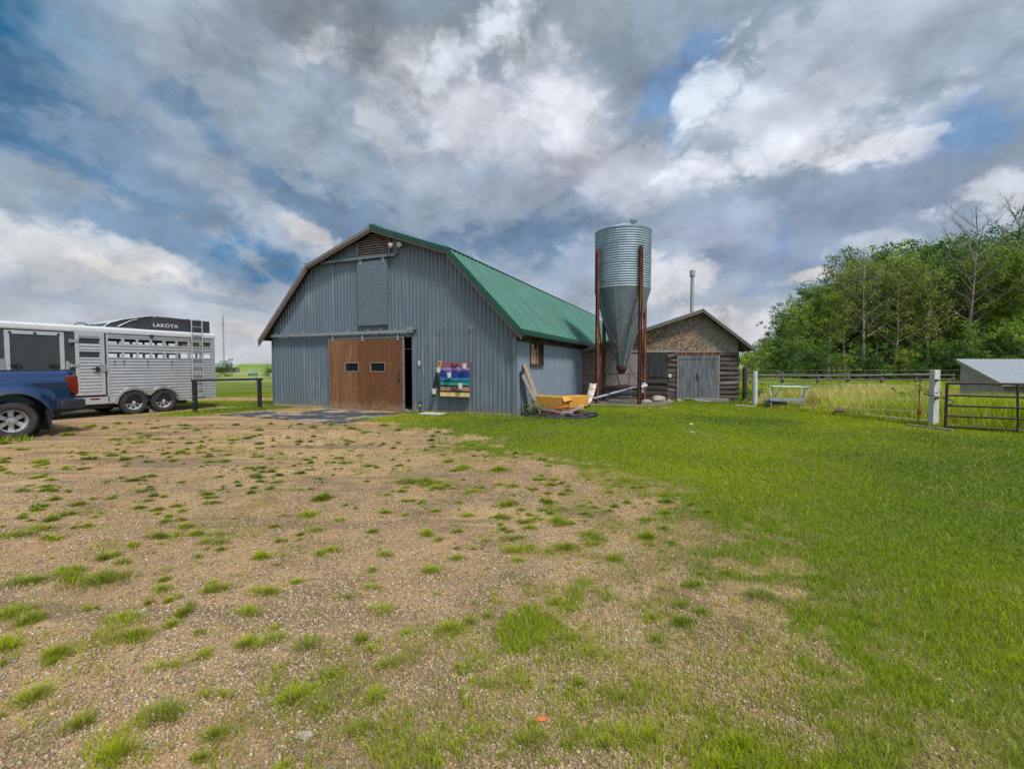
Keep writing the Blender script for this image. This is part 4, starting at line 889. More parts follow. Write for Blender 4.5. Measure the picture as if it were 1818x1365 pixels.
# ================================================================== FENCES, GATE
def post(parent, x, y, zt, w, mt, rnd=False, zb=-.1):
    m = M()
    if rnd: m.tube([(x+.01,y,zb),(x,y,zt*.5),(x-.012,y,zt)],[w/2*1.08,w/2,w/2*.94],12)
    else: m.box(x-w/2,x+w/2,y-w/2,y+w/2,zb,zt)
    return m.o('post', mt, parent, smooth='auto' if rnd else False, bevel=0 if rnd else .01)
f = thing('wire_fence', 'wire fence with white posts between lawn and meadow', 'fence')
post(f, 9.72,18.19,1.40,.19,m_postw,True); post(f, 11.30,12.16,1.50,.155,m_postw); post(f, 10.55,20.6,1.50,.20,m_dkwood,True); 
m = M(); m.tube([(11.2,12.5,-.1),(11.22,12.5,1.35)],.012,6); m.o('steel_stake', m_rust, f)
m = M(); m.box(11.17,11.23,12.44,12.5,.28,.40); m.o('tag', paint('orange_tag', (.6,.09,.02)), f)
for za, zb, r_w in ((1.25,1.40,.007),(.95,1.05,.006),(.66,.70,.006),(.30,.36,.006)):
    m = M(); m.tube([(9.72+1.58*k,18.1-5.9*k,za+(zb-za)*k-.05*math.sin(math.pi*k)) for k in np.linspace(0,1,9)],r_w,6); m.o('wire', m_white, f)
for za in (1.3,.9): m = M(); m.tube([(9.72,18.2,za-.05),(10.5,20.6,za),(10.5,24,za)],.007,5); m.o('wire', m_galv, f)
for zz_ in (1.2,.72): 
    for yy, zt in ((12.07,0),): 
        m = M(); m.box(11.23,11.28,12.0,12.08,zz_,zz_+.05); m.o('insulator', m_black, f)
m = M(); m.tube([(11.30,12.1,1.20),(13.5,14.5,1.30),(17.4,18.8,1.28)],.006,5); m.o('wire', m_galv, f)
t = thing('farm_gate', 'brown tubular steel farm gate at the right edge of the lawn', 'gate', (11.05,11.55,0), math.atan2(-.75,1.15)); GLn = 3.7
m = M(); m.tube([(0,0,.05),(0,0,1.17)],.032,10); m.tube([(GLn,0,.05),(GLn,0,1.17)],.032,10); m.tube([(1.28,0,.05),(1.24,0,1.17)],.024,8).tube([(2.5,0,.05),(2.5,0,1.17)],.024,8); m.o('stile', m_browng, t)
for z in (.07,.34,.60,.86,1.17): m = M(); m.tube([(0,0,z),(GLn,0,z)],.026 if z < 1.1 else .032,10); m.o('rail', m_browng, t, smooth='auto')
m = M(); m.tube([(-.38,.42,.86),(-.2,.22,.82),(-.02,.0,.78),(.10,-.03,.74),(.13,-.03,.66),(.05,-.03,.64)],.014,6); m.o('chain', m_browng, t)
plank('white pole lying in the grass along the foot of the wire fence', (11.0,14.15,.07), (11.52,12.35,.07), .08, .07, m_white, 'pole', 'pole')
plank('grey board lying below the square white post', (10.62,12.15,.03), (10.82,11.1,.03), .07, .04, m_grey, 'board', 'board')
t = thing('hay_feeder', 'pale metal hay feeder with V shaped ends in the meadow grass', 'feeder', (10.35,17.5,0), R(-20))
def bars(lst, r_, name, mt, par):
    m = M()
    for a, b_ in lst: m.tube([a,b_],r_,7)
    return m.o(name, mt, par)
bars([((-.35,-.35,.82),(.75,-.35,.82)),((.75,-.35,.82),(1.0,.1,.82)),((-.35,.35,.82),(.75,.35,.82)),((-.35,-.35,.82),(-.35,.35,.82)),((.75,.35,.82),(1.0,.1,.82))], .022, 'top_rail', mat('pale_blue_metal', (.36,.44,.44), .5, .3), t)
bars([((-.35,-.35,.82),(-.28,-.02,.36)),((-.35,.35,.82),(-.28,.02,.36)),((-.05,-.35,.82),(-.22,0,.36))], .018, 'end_frame', bpy.data.materials['pale_blue_metal'], t)
bars([((.75,-.35,.82),(.72,0,.36)),((.75,.35,.82),(.72,0,.36)),((1.0,.1,.82),(.78,.0,.36))], .018, 'end_frame', bpy.data.materials['pale_blue_metal'], t)
m = M(); m.box(-.4,.75,-.2,.2,.30,.34).box(-.4,.75,-.24,-.2,.28,.40); m.o('tray', bpy.data.materials['pale_blue_metal'], t)
for lx_, ly_ in ((-.35,-.2),(.7,-.2),(-.35,.2),(.7,.2)): bars([((lx_,ly_,.3),(lx_,ly_,0))], .02, 'leg', bpy.data.materials['pale_blue_metal'], t)
t = thing('timber_trough', 'low weathered timber trough between the corner post and hay feeder', 'trough', (9.95,17.9,0), R(-12)); m = M(); m.box(0,.75,-.15,.15,.24,.30).box(0,.75,-.15,-.11,.05,.235); m.o('top_board', m_grey, t); m = M(); m.box(.05,.2,-.13,.13,-.05,.236).box(.5,.62,-.13,.13,-.05,.236); m.o('block', m_dkwood, t)
f = thing('rail_fence', 'old grey wooden rail fence standing before the tree line', 'fence')
RX = [(15.6,30.5),(18.3,30.8),(20.9,31.1),(23.2,31.4),(25.8,31.8),(28.6,32.2),(31.6,32.6),(13.2,30.2)]
for x, y in RX: post(f, x, y, 1.12+random.uniform(-.05,.08), .22 if x < 24 else .16, m_rail, True)
for z in (1.0,.66):
    for (a, b_) in zip(sorted(RX)[:-1], sorted(RX)[1:]):
        m = M(); m.tube([(a[0],a[1]-.12,z+random.uniform(-.04,.04)),(b_[0],b_[1]-.12,z+random.uniform(-.04,.04))],.045,7); m.o('rail', m_rail, f)
m = M(); m.tube([(13,30.5,1.30),(24,31.7,1.33),(36,33,1.30)],.007,5); m.o('wire', m_grey, f)
# low animal shelter
t = thing('animal_shelter', 'low white wooden animal shelter with sloping metal roof beside the gate', 'shelter')
FL = Vector((17.32,16.0,0)); BK = Vector((19.25,19.5,0)); e = Vector((1,.10,0)).normalized()*7
z0, z1 = 1.0, 1.82
m_shw = mat('peeling_white_board', (.40,.40,.37), .85, 0, .25, (1,1,8), 3, dirt=((.16,.15,.13), .5, .75, 2.5), bump=.3)
m = M(); m.add([(*FL.xy,0),(*BK.xy,0),(*BK.xy,z1),(*FL.xy,z0)],[(0,1,2,3)]); m.o('side_wall', m_shw, t).modifiers.new('s','SOLIDIFY').thickness = .03
m = M(); m.add([(*FL.xy,0),(*(FL+e).xy,0),(*(FL+e).xy,z0),(*FL.xy,z0)],[(0,1,2,3)]); m.add([(*(FL+e).xy,0),(*(BK+e).xy,0),(*(BK+e).xy,z1),(*(FL+e).xy,z0)],[(0,1,2,3)]); m.add([(*BK.xy,0),(*(BK+e).xy,0),(*(BK+e).xy,z1),(*BK.xy,z1)],[(0,1,2,3)]); m.o('front_wall', mat('brown_board', (.17,.14,.12), .9, 0, .4, (1,1,8), 3), t).modifiers.new('s','SOLIDIFY').thickness = .03
m = M(); en = e.normalized(); sv = (BK-FL); sn = sv.normalized(); ov = .18
def rp(u_, v_, d_): p_ = FL - en*.22 + en*u_ + sv*v_; return (p_.x, p_.y, z0+.05+(z1-z0)*v_+d_)
pts = ribs(0, 7.4, .23, .02, .75)
for (s_,d_),(s2,d2) in zip(pts[:-1], pts[1:]): m.add([rp(s_,-.06,d_),rp(s2,-.06,d2),rp(s2,1.05,d2),rp(s_,1.05,d_)],[(0,1,2,3)])
m.o('roof', mat('shelter_metal', (.50,.52,.53), .35, .6, .12), t)
m = M(); m.beam(rp(.02,-.05,-.05),rp(.02,1.04,-.05),.04,.08).beam(rp(0,-.055,-.05),rp(7.3,-.055,-.05),.03,.08); m.o('fascia', mat('shelter_fascia', (.42,.36,.30), .8), t)

# ================================================================== hitching rail, mats, block
t = thing('hitching_rail', 'black metal hitching rail between the horse trailer and the barn', 'hitching rail')
A_, B_ = (-10.66,15.27), (-9.36,16.85)
for x, y in (A_,B_):
    m = M(); m.box(x-.055,x+.055,y-.055,y+.055,-.02,1.08); p_ = m.o('post', m_black, t, bevel=.006)
m = M(); m.beam((A_[0]-.1*.635,A_[1]-.1*.77,1.12),(B_[0]+.12*.635,B_[1]+.12*.77,1.12),.075,.075); m.o('rail', m_black, t, bevel=.006)
m = M(); 
for z in (.42,.6): m.lathe([(0,-.06),(.012,-.06),(.012,-.07),(0,-.07)],(A_[0],A_[1],z),'y',8)
m.o('bolt', m_white, t)
def slab(lab, pts, z1_=.022):
    m = M(); m.prism(pts, .002, z1_, 'z'); o = m.o('stall_mat', m_mat, None, bevel=.004); tag(o, lab, 'rubber mat', 'rubber mats before the barn door')
slab('black rubber mat directly before the brown sliding door', [(-6.75,16.65),(-5.3,16.0),(-5.9,14.6),(-7.3,15.25)])
slab('rubber mat half buried in tan dirt at the right end of the mats', [(-5.25,15.95),(-3.75,15.2),(-4.35,13.9),(-5.85,14.55)])
slab('rubber mat at the front of the mats, nearest to the camera', [(-5.95,14.5),(-4.2,13.75),(-4.7,12.6),(-6.4,13.3)])
slab('dark rubber mat left of the front mat', [(-7.4,15.2),(-6.0,14.58),(-6.5,13.4),(-7.9,14.1)], .03)
slab('pale dusty rubber mat nearest to the hitching rail', [(-9.5,14.75),(-8.1,14.2),(-7.5,15.3),(-8.6,15.95)], .026)
o = plank('small brown timber block chocking the trailer between its two wheels', (-12.5,15.62,.06), (-12.25,15.98,.06), .14, .12, m_grey, 'wheel_chock', 'wheel chock')

# ================================================================== HORSE TRAILER (local: x towards its tail, y away from the yard)
TA = math.atan2(.88953,.45688); tr_ = thing('horse_trailer', 'ribbed aluminium horse trailer with black hay pod on its roof', 'trailer', (-12.59,15.11,0), TA)
XF, XR, TW = -5.6, 2.6, 2.25
slots = [(-.64,-.29),(-.21,.11),(.18,.5),(.58,.89),(.98,1.29),(1.37,1.69),(1.79,2.09),(2.18,2.48)]
SZ = [(1.885,2.05),(2.325,2.49)]
def ribwall(m, y, out, x0, x1, z0, z1, openings):
    zs_ = []; z = z0
    while z < z1-.001:
        zs_ += [(z,-.006),(z+.03,-.004),(z+.045,.018),(z+.085,.016)]; z += .1
    zs_ = [p for p in zs_ if p[0] < z1] + [(z1,0)]
    ez = sorted(set([v for o_ in openings for v in o_[2:]])); P = []
    for (a,d),(a2,d2) in zip(zs_[:-1], zs_[1:]):
        P.append((a,d)); P += [(e_, d+(d2-d)*(e_-a)/(a2-a)) for e_ in ez if a+1e-4 < e_ < a2-1e-4]
    P.append(zs_[-1]); xs_ = sorted(set([x0,x1]+[v for o_ in openings for v in o_[:2] if x0 < v < x1]))
    for (a,d),(a2,d2) in zip(P[:-1], P[1:]):
        for xa, xb in zip(xs_[:-1], xs_[1:]):
            if any(o_[0] <= (xa+xb)/2 <= o_[1] and o_[2] <= (a+a2)/2 <= o_[3] for o_ in openings): continue
            m.add([(xa,y-out*d,a),(xb,y-out*d,a),(xb,y-out*d2,a2),(xa,y-out*d2,a2)],[(0,1,2,3)])
ops = [(a,b_,c,d) for a,b_ in slots for c,d in SZ]
m = M(); ribwall(m, 0, 1, -.69, XR, .42, 2.66, ops); m.o('side_wall', m_alu, tr_, label='ribbed aluminium side facing the yard')
m = M(); ribwall(m, TW, -1, XF, XR, .42, 2.66, ops); m.o('side_wall', m_alu, tr_)
m = M()
for c, d in SZ:
    m.box(-.69,XR,-.02,.0,c-.025,c).box(-.69,XR,-.02,.0,d,d+.025)
    for a, b_ in zip([s_[1] for s_ in slots[:-1]], [s_[0] for s_ in slots[1:]]): m.box(a,b_,-.016,.01,c,d)
    m.box(2.48,2.6,-.016,.01,c,d)
m.o('slot_frame', m_alu2, tr_)
m = M(); m.box(XF,XR,.03,TW-.03,.40,.46).box(XR-.02,XR,.02,TW-.02,.42,1.75).box(XR-.02,XR,.02,TW-.02,2.2,2.66).box(XR-.025,XR-.0,TW/2-.05,TW/2+.05,.42,2.6); m.o('rear_doors', m_alu2, tr_)
m = M(); m.box(XF,XF+.03,0,TW,.42,2.66).box(-.9,-.87,.03,TW-.02,.46,2.6); m.o('bulkhead', m_char, tr_)
m = M(); m.box(XF,-1.47,-.012,.012,.64,2.66).box(-.75,-.69,-.012,.012,.64,2.66).box(-1.47,-.75,-.012,.012,2.63,2.66); pn = m.o('front_skin', m_char, tr_)
m = M()
for x in (-1.5,-.72):
    for k in range(24): m.lathe([(0,-.006),(.008,0)],(x,-.014,.68+k*.083),'y',6)
m.o('rivet', m_galv, pn)
m = M(); m.box(XF,-.44,-.03,.01,.42,.64).box(1.42,XR,-.02,.01,.38,.44); m.o('skirt', m_alu2, tr_)
m = M(); m.box(-.69,-.64,-.03,.0,.44,2.66).box(XR-.06,XR+.03,-.03,.02,.38,2.70); m.o('corner_post', m_alu2, tr_)
# escape door with two slots
m = M(); ribwall(m, -.035, 1, -1.38, -.84, .78, 2.58, [(-1.36,-.86,2.29,2.47),(-1.36,-.86,1.87,2.05)])
ed = m.o('escape_door', m_alu, tr_)
m = M(); m.box(-1.46,-1.37,-.06,-.02,.70,2.64).box(-.84,-.75,-.06,-.02,.70,2.64).box(-1.37,-.84,-.058,-.022,.70,.79).box(-1.37,-.84,-.058,-.022,2.55,2.64); m.o('door_frame', m_alu2, ed)
m = M(); m.box(-1.36,-.86,-.015,-.005,2.29,2.47).box(-1.36,-.86,-.015,-.005,1.87,2.05); m.o('pane', m_glass, ed)
m = M()
for z in (1.62,2.36): m.box(-1.60,-1.38,-.08,-.058,z-.04,z+.04).box(-1.60,-1.55,-.075,-.01,z-.06,z+.06)
m.o('hinge', m_galv, ed)
m = M(); m.box(-.98,-.90,-.10,-.058,1.42,1.58).box(-1.08,-.92,-.12,-.1,1.5,1.54); m.o('handle', m_black, ed); m = M(); m.box(-.86,-.72,-.10,-.06,1.44,1.66); m.o('latch', m_galv, ed)
# feed hatch
m = M(); m.box(-2.93,-2.83,-.05,-.012,.75,2.60).box(-1.80,-1.70,-.05,-.012,.75,2.60).box(-2.83,-1.80,-.048,-.012,2.50,2.60)
ht_ = m.o('side_door', m_alu2, tr_); m = M(); m.box(-2.83,-1.80,-.03,-.015,.75,2.50); m.o('panel', m_char, ht_)
m = M()
for x in (-2.82,-2.32,-1.82): m.lathe([(.035,-.055),(.035,-.05),(.0,-.05)],(x,0,2.54),'y',12).lathe([(.0,-.075),(.03,-.07),(.035,-.055)],(x,0,2.54),'y',12)
m.o('marker_lamp', m_black, ht_)
for x in (-2.72,-1.95):
    m = M(); m.box(x-.12,x+.12,-.075,-.05,1.61,1.65).box(x-.0,x+.04,-.09,-.05,1.52,1.68); m.o('handle', m_black, ht_)
m = M(); m.box(-3.05,-2.95,-.09,-.012,1.5,1.8).box(-1.68,-1.6,-.05,-.012,1.4,1.75); m.o('hinge', m_galv, tr_)
# roof with rounded edge
m = M(); pf = [(-.04,2.64),(-.05,2.68),(-.045,2.78),(.02,2.83),(.3,2.87),(TW/2,2.89),(TW-.3,2.87),(TW-.02,2.83),(TW+.045,2.78),(TW+.04,2.64)]
for (a,za),(b_,zb) in zip(pf[:-1],pf[1:]): m.add([(XF-.1,a,za),(XR+.04,a,za),(XR+.04,b_,zb),(XF-.1,b_,zb)],[(0,1,2,3)])
m.add([(XR+.04,a,z) for a,z in pf],[tuple(range(len(pf)))]); m.add([(XF-.1,a,z) for a,z in pf],[tuple(range(len(pf)))])
m.o('roof', m_trwhite, tr_, smooth='auto')
m = M(); m.lathe([(0,-.075),(.05,-.07),(.06,-.04)],(.56,0,2.62),'y',12).lathe([(.02,.0),(.02,.02),(.0,.04)],(-1.0,.1,2.85),n=10); m.o('marker_lamp', m_black, tr_)
m = M(); m.tube([(-1.35,.25,2.87),(-1.28,.25,2.93),(-1.1,.25,2.93),(-1.03,.25,2.87)],.02,6); m.o('roof_vent', m_black, tr_)
# nose / gooseneck beyond the frame
m = M(); m.prism([(XF,1.35),(XF-2.1,1.35),(XF-2.35,1.8),(XF-1.9,2.5),(XF,2.78)],.15,TW-.15,'y'); m.o('nose', m_char, tr_); m = M(); m.beam((XF-1.6,TW/2,1.35),(XF-1.6,TW/2,.75),.12).beam((XF-2.,TW/2,1.3),(XF,TW/2,1.1),.15); m.o('gooseneck', m_black, tr_)
m = M(); m.box(XF,1.8,.35,.5,.24,.4).box(XF,1.8,TW-.5,TW-.35,.24,.4).tube([(0,.1,.38),(0,TW-.1,.38)],.05,8).tube([(.87,.1,.38),(.87,TW-.1,.38)],.05,8); m.o('chassis', m_black, tr_)
m = M(); m.prism([(-4.2,.42),(-1.1,.42),(-1.25,.25),(-1.6,.2),(-3.8,.2)],.25,.8,'y'); m.o('water_tank', m_black, tr_)
# double arched fender
def arc(c, r_, a0, a1, n_): return [(c+r_*math.cos(a), .38+r_*math.sin(a)) for a in np.linspace(a0,a1,n_)]
m = M(); out_ = arc(0,.52,math.pi,.95,12)+arc(.87,.52,math.pi-.95,0,12); inn = arc(0,.455,math.pi,.55,12)+arc(.87,.455,math.pi-.55,0,12)
for (a,b_),(c,d) in zip(zip(out_[:-1],out_[1:]),zip(inn[:-1],inn[1:])):
    m.add([(*[a[0]],-.075,a[1]),(b_[0],-.075,b_[1]),(d[0],-.075,d[1]),(c[0],-.075,c[1])],[(0,1,2,3)])
    m.add([(a[0],-.075,a[1]),(b_[0],-.075,b_[1]),(b_[0],.0,b_[1]+.03),(a[0],.0,a[1]+.03)],[(0,1,2,3)]); m.add([(c[0],-.075,c[1]),(d[0],-.075,d[1]),(d[0],.3,d[1]),(c[0],.3,c[1])],[(0,1,2,3)])
m.add([(out_[0][0],-.075,out_[0][1]),(inn[0][0],-.075,inn[0][1]),(inn[0][0],-.075,.40),(out_[0][0]-.03,-.075,.40)],[(0,1,2,3)])
m.o('fender', mat('fender_metal', (.45,.43,.40), .4, .6, .2), tr_)
m = M(); m.prism([(-.42,.44)]+arc(0,.42,math.pi,.6,10)+arc(.87,.42,math.pi-.6,0,10)+[(1.29,.40),(-.42,.40)],-.018,-.013,'y'); m.o('wheel_well', m_dark, tr_)
def wheel(parent, x, y, r_, w, mat_r, spokes=8, hub=None, dish=.05, holes='round'):
    m = M(); rr = r_*.6
    m.lathe([(rr,w*.1),(rr+.02,w*.02),(r_*.75,-.012),(r_*.93,.0),(r_*.985,w*.12),(r_,w*.25),(r_,w*.75),(r_*.985,w*.88),(r_*.9,w),(rr,w)], (x,y,r_), 'y', 44)
    ty = m.o('tyre', m_rubber, parent, smooth='auto')
    # tread grooves
    t_ = M()
    for k in range(60):
        a = 2*math.pi*k/60; ca, sa = math.cos(a), math.sin(a); t_.beam((x+ca*(r_+.002),y+w*.02,r_+sa*(r_+.002)),(x+ca*(r_+.002),y+w*.3,r_+sa*(r_+.002)),.018,.008,up=(ca,0,sa))
    t_.o('tread', m_rubber, ty)
    m = M(); m.lathe([(rr+.012,-.004),(rr+.012,w*.12),(rr-.015,w*.13),(rr-.025,w*.3),(rr-.03,w*.6)], (x,y,r_), 'y', 40)
    m.lathe([(.0,dish+.0),(r_*.2,dish),(r_*.26,dish+.03)], (x,y,r_), 'y', 30)
    n_ = spokes
    for k in range(n_):
        a = 2*math.pi*(k+.5)/n_; da = math.pi/n_*(.80 if holes == 'round' else .72)
        q0 = [(r_*.25, a-da),(r_*.25,a+da),(rr-.02,a+da*.62),(rr-.02,a-da*.62)]
        m.add([(x+r*math.cos(b_), y+dish+.03*(1 if i < 2 else 1.3), r_+r*math.sin(b_)) for i, (r,b_) in enumerate(q0)],[(0,1,2,3)])
        m.add([(x+r*math.cos(b_), y+dish+.03*(1 if i < 2 else 1.3)+.02, r_+r*math.sin(b_)) for i, (r,b_) in enumerate(q0)],[(3,2,1,0)])
    rm = m.o('rim', mat_r, parent, smooth='auto')
    m = M(); m.lathe([(.0,dish-.05),(r_*.12,dish-.045),(r_*.15,dish-.01),(r_*.15,dish+.02)], (x,y,r_), 'y', 20)
    for k in range(8): a = 2*math.pi*k/8; m.lathe([(0,dish-.012),(.011,dish-.008),(.011,dish+.01)], (x+r_*.2*math.cos(a),y,r_+r_*.2*math.sin(a)), 'y', 6)
    m.o('hub_cap', hub or mat_r, rm, smooth='auto')
    m = M(); m.lathe([(0,dish+.06),(rr-.03,dish+.06)],(x,y,r_),'y',24); m.o('brake_disc', m_dark, rm)
for x in (0,.87):
    w_ = bpy.data.objects.new('wheel', None); C.objects.link(w_); w_.parent = tr_; wheel(w_, x, -.03, .395, .23, m_rim)
    w_ = bpy.data.objects.new('wheel', None); C.objects.link(w_); w_.parent = tr_; wheel(w_, x, TW-.22, .395, .23, m_rim)
# hay pod
m = M(); PX = XR-.02; pf = [(-.62,2.86),(-.45,3.0),(-.15,3.12),(.25,3.22),(.6,3.30),(.78,3.33),(PX,3.30),(PX,2.86)]
side = [(.22,2.86),(.32,3.02),(.48,3.16),(.66,3.26),(.82,3.325),(1.1,3.325),(PX,3.30),(PX,2.86)]
m.prism(side, .18, .21, 'y'); pod = m.o('hay_pod', m_char, tr_)
m = M(); m.prism(side, TW-.21, TW-.18, 'y').box(PX-.03,PX,.21,TW-.21,2.88,3.29); 
for (a,za),(b_,zb) in zip(pf[:5],pf[1:6]):
    m.add([(a,.32,za),(b_,.32,zb),(b_,TW-.32,zb),(a,TW-.32,za)],[(0,1,2,3)])
    m.add([(a,.32,za),(b_,.32,zb),(b_,.32,2.86),(a,.32,2.86)],[(0,1,2,3)])
m.add([(PX-.5,.2,3.28),(.7,.2,3.28),(.7,TW-.2,3.28),(PX-.5,TW-.2,3.28)],[(0,1,2,3)])
m.o('shell', m_char, pod, smooth='auto')
m = M()
for (a,za),(b_,zb) in zip(pf[1:4],pf[2:5]): m.add([(a+.02,.36,za+.012),(b_-.0,.36,zb+.012),(b_,TW-.36,zb+.012),(a+.02,TW-.36,za+.012)],[(0,1,2,3)])
m.o('skylight', mat('skylight_plastic', (.5,.53,.52), .2), pod)
m = M(); m.tube([(a,.30,z+.01) for a,z in pf[:6]],.009,6).tube([(a,.29,2.87+(z-2.87)*.98) for a,z in [(-.25,2.9),(-.1,3.0),(.1,3.12),(.3,3.2)]],.012,6); m.o('trim', m_galv, pod)
def lettering(word, size, mt, parent, mw, name='lettering'):
    cu = bpy.data.curves.new(name, 'FONT'); cu.body = word; cu.size = size; cu.extrude = .002; cu.offset = .004; cu.space_character = 1.08
    to = bpy.data.objects.new('tmp', cu); C.objects.link(to); bpy.context.view_layer.update()
    me = bpy.data.meshes.new_from_object(to.evaluated_get(bpy.context.evaluated_depsgraph_get())); bpy.data.objects.remove(to); me.materials.clear(); me.materials.append(mt); me.name = name
    o = bpy.data.objects.new(name, me); C.objects.link(o); o.parent = parent; o.matrix_local = mw; return o
lettering('LAKOTA', .17, m_trwhite, pod, Matrix.Translation((.70,.172,2.97)) @ Matrix.Rotation(R(90), 4, 'X') @ Matrix.Diagonal((1.12,1,1,1)))
m = M(); m.box(1.55,1.72,.172,.178,3.20,3.24).box(.2,.4,-.03,-.018,.0,.001); m.o('reflector', m_red, pod)
m = M(); m.box(-1.12,-.90,-.036,-.03,.55,.60); m.o('reflector', m_red, tr_)
m = M()
for x in (1.80,2.16): m.tube([(x,-.09,.50),(x,-.09,3.28),(x,.16,3.34)],.02,8)
for z in [.55,.8,1.08,1.36,1.64,1.92,2.2,2.48,2.76,3.04,3.28]: m.box(1.80,2.16,-.105,-.075,z-.012,z+.012)
for z in (.55,1.5,2.6): m.box(1.78,1.82,-.09,0,z-.01,z+.01).box(2.14,2.18,-.09,0,z-.01,z+.01)
m.o('ladder', m_alu2, tr_)
m = M(); 
for x in (-.5,-.25,.42,1.15): m.tube([(x,-.03,1.80),(x+.02,-.05,1.76),(x+.015,-.04,1.68),(x-.02,-.05,1.66)],.008,6)
m.o('tie_ring', m_black, tr_)

# ================================================================== PICKUP (local: x towards its tail, y away from the camera)
TP = thing('pickup_truck', 'dark blue dual wheel pickup truck cut by the left edge, tail towards the barn', 'truck', (-10.85,9.82,0), TA)
def bedy(z): return float(np.interp(z, [.5,.62,.85,1.1,1.22,1.30,1.40,1.47,1.5], [.16,.125,.10,.10,.085,.10,.135,.16,.20]))
def bedside(m, x0, x1, wx, mirror=None):
    nxs = 70; xs_ = np.linspace(x0, x1, nxs); zt = 1.50; Rr = .585; prev = None; rows = 26
    grid = []
    for x in xs_:
        zb = .60 - .05*(x < x1-.6); dxx = x-wx
        if abs(dxx) < Rr: zb = max(zb, .42+math.sqrt(Rr*Rr-dxx*dxx))
        col_ = []
        for j in range(rows+1):
            z = zb+(zt-zb)*j/rows; rr = math.hypot(dxx, (z-.42)*1.0); fl = .13*math.exp(-max(0, rr-Rr)**2/.018)*(1 if z < 1.25 else .0+max(0,1-(z-1.25)/.12))
            y = bedy(z)-fl; cr = ss(x1-.16, x1, np.array(x)); y += .07*float(cr)**2
            col_.append((x, y if mirror is None else mirror-y, z))
        grid.append(col_)
    vs = [p for c in grid for p in c]; fs = [(i*(rows+1)+j, (i+1)*(rows+1)+j, (i+1)*(rows+1)+j+1, i*(rows+1)+j+1) for i in range(nxs-1) for j in range(rows)]
    m.add(vs, fs)
PW = 2.42; m = M(); bedside(m, -1.18, 1.12, .03); bedside(m, -1.18, 1.12, .03, PW)
m.box(-1.18,1.10,.26,PW-.26,.72,.78).box(-1.18,-1.12,.2,PW-.2,.72,1.5).box(-1.18,1.08,.19,.27,1.46,1.505).box(-1.18,1.08,PW-.27,PW-.19,1.46,1.505)
m.box(-1.16,1.08,.275,.29,.78,1.46).box(-1.16,1.08,PW-.29,PW-.275,.78,1.46)
m.o('cargo_bed', m_blue, TP, smooth='auto')
m = M(); m.box(1.07,1.125,.24,PW-.24,.74,1.47); tg = m.o('tailgate', m_blue, TP, bevel=.02); m = M(); m.box(1.126,1.14,PW/2-.15,PW/2+.15,1.3,1.36); m.o('handle', m_black, tg)
m = M(); m.box(-1.18,1.09,.185,.275,1.507,1.522); m.o('bed_rail_cap', m_trimblk, TP)
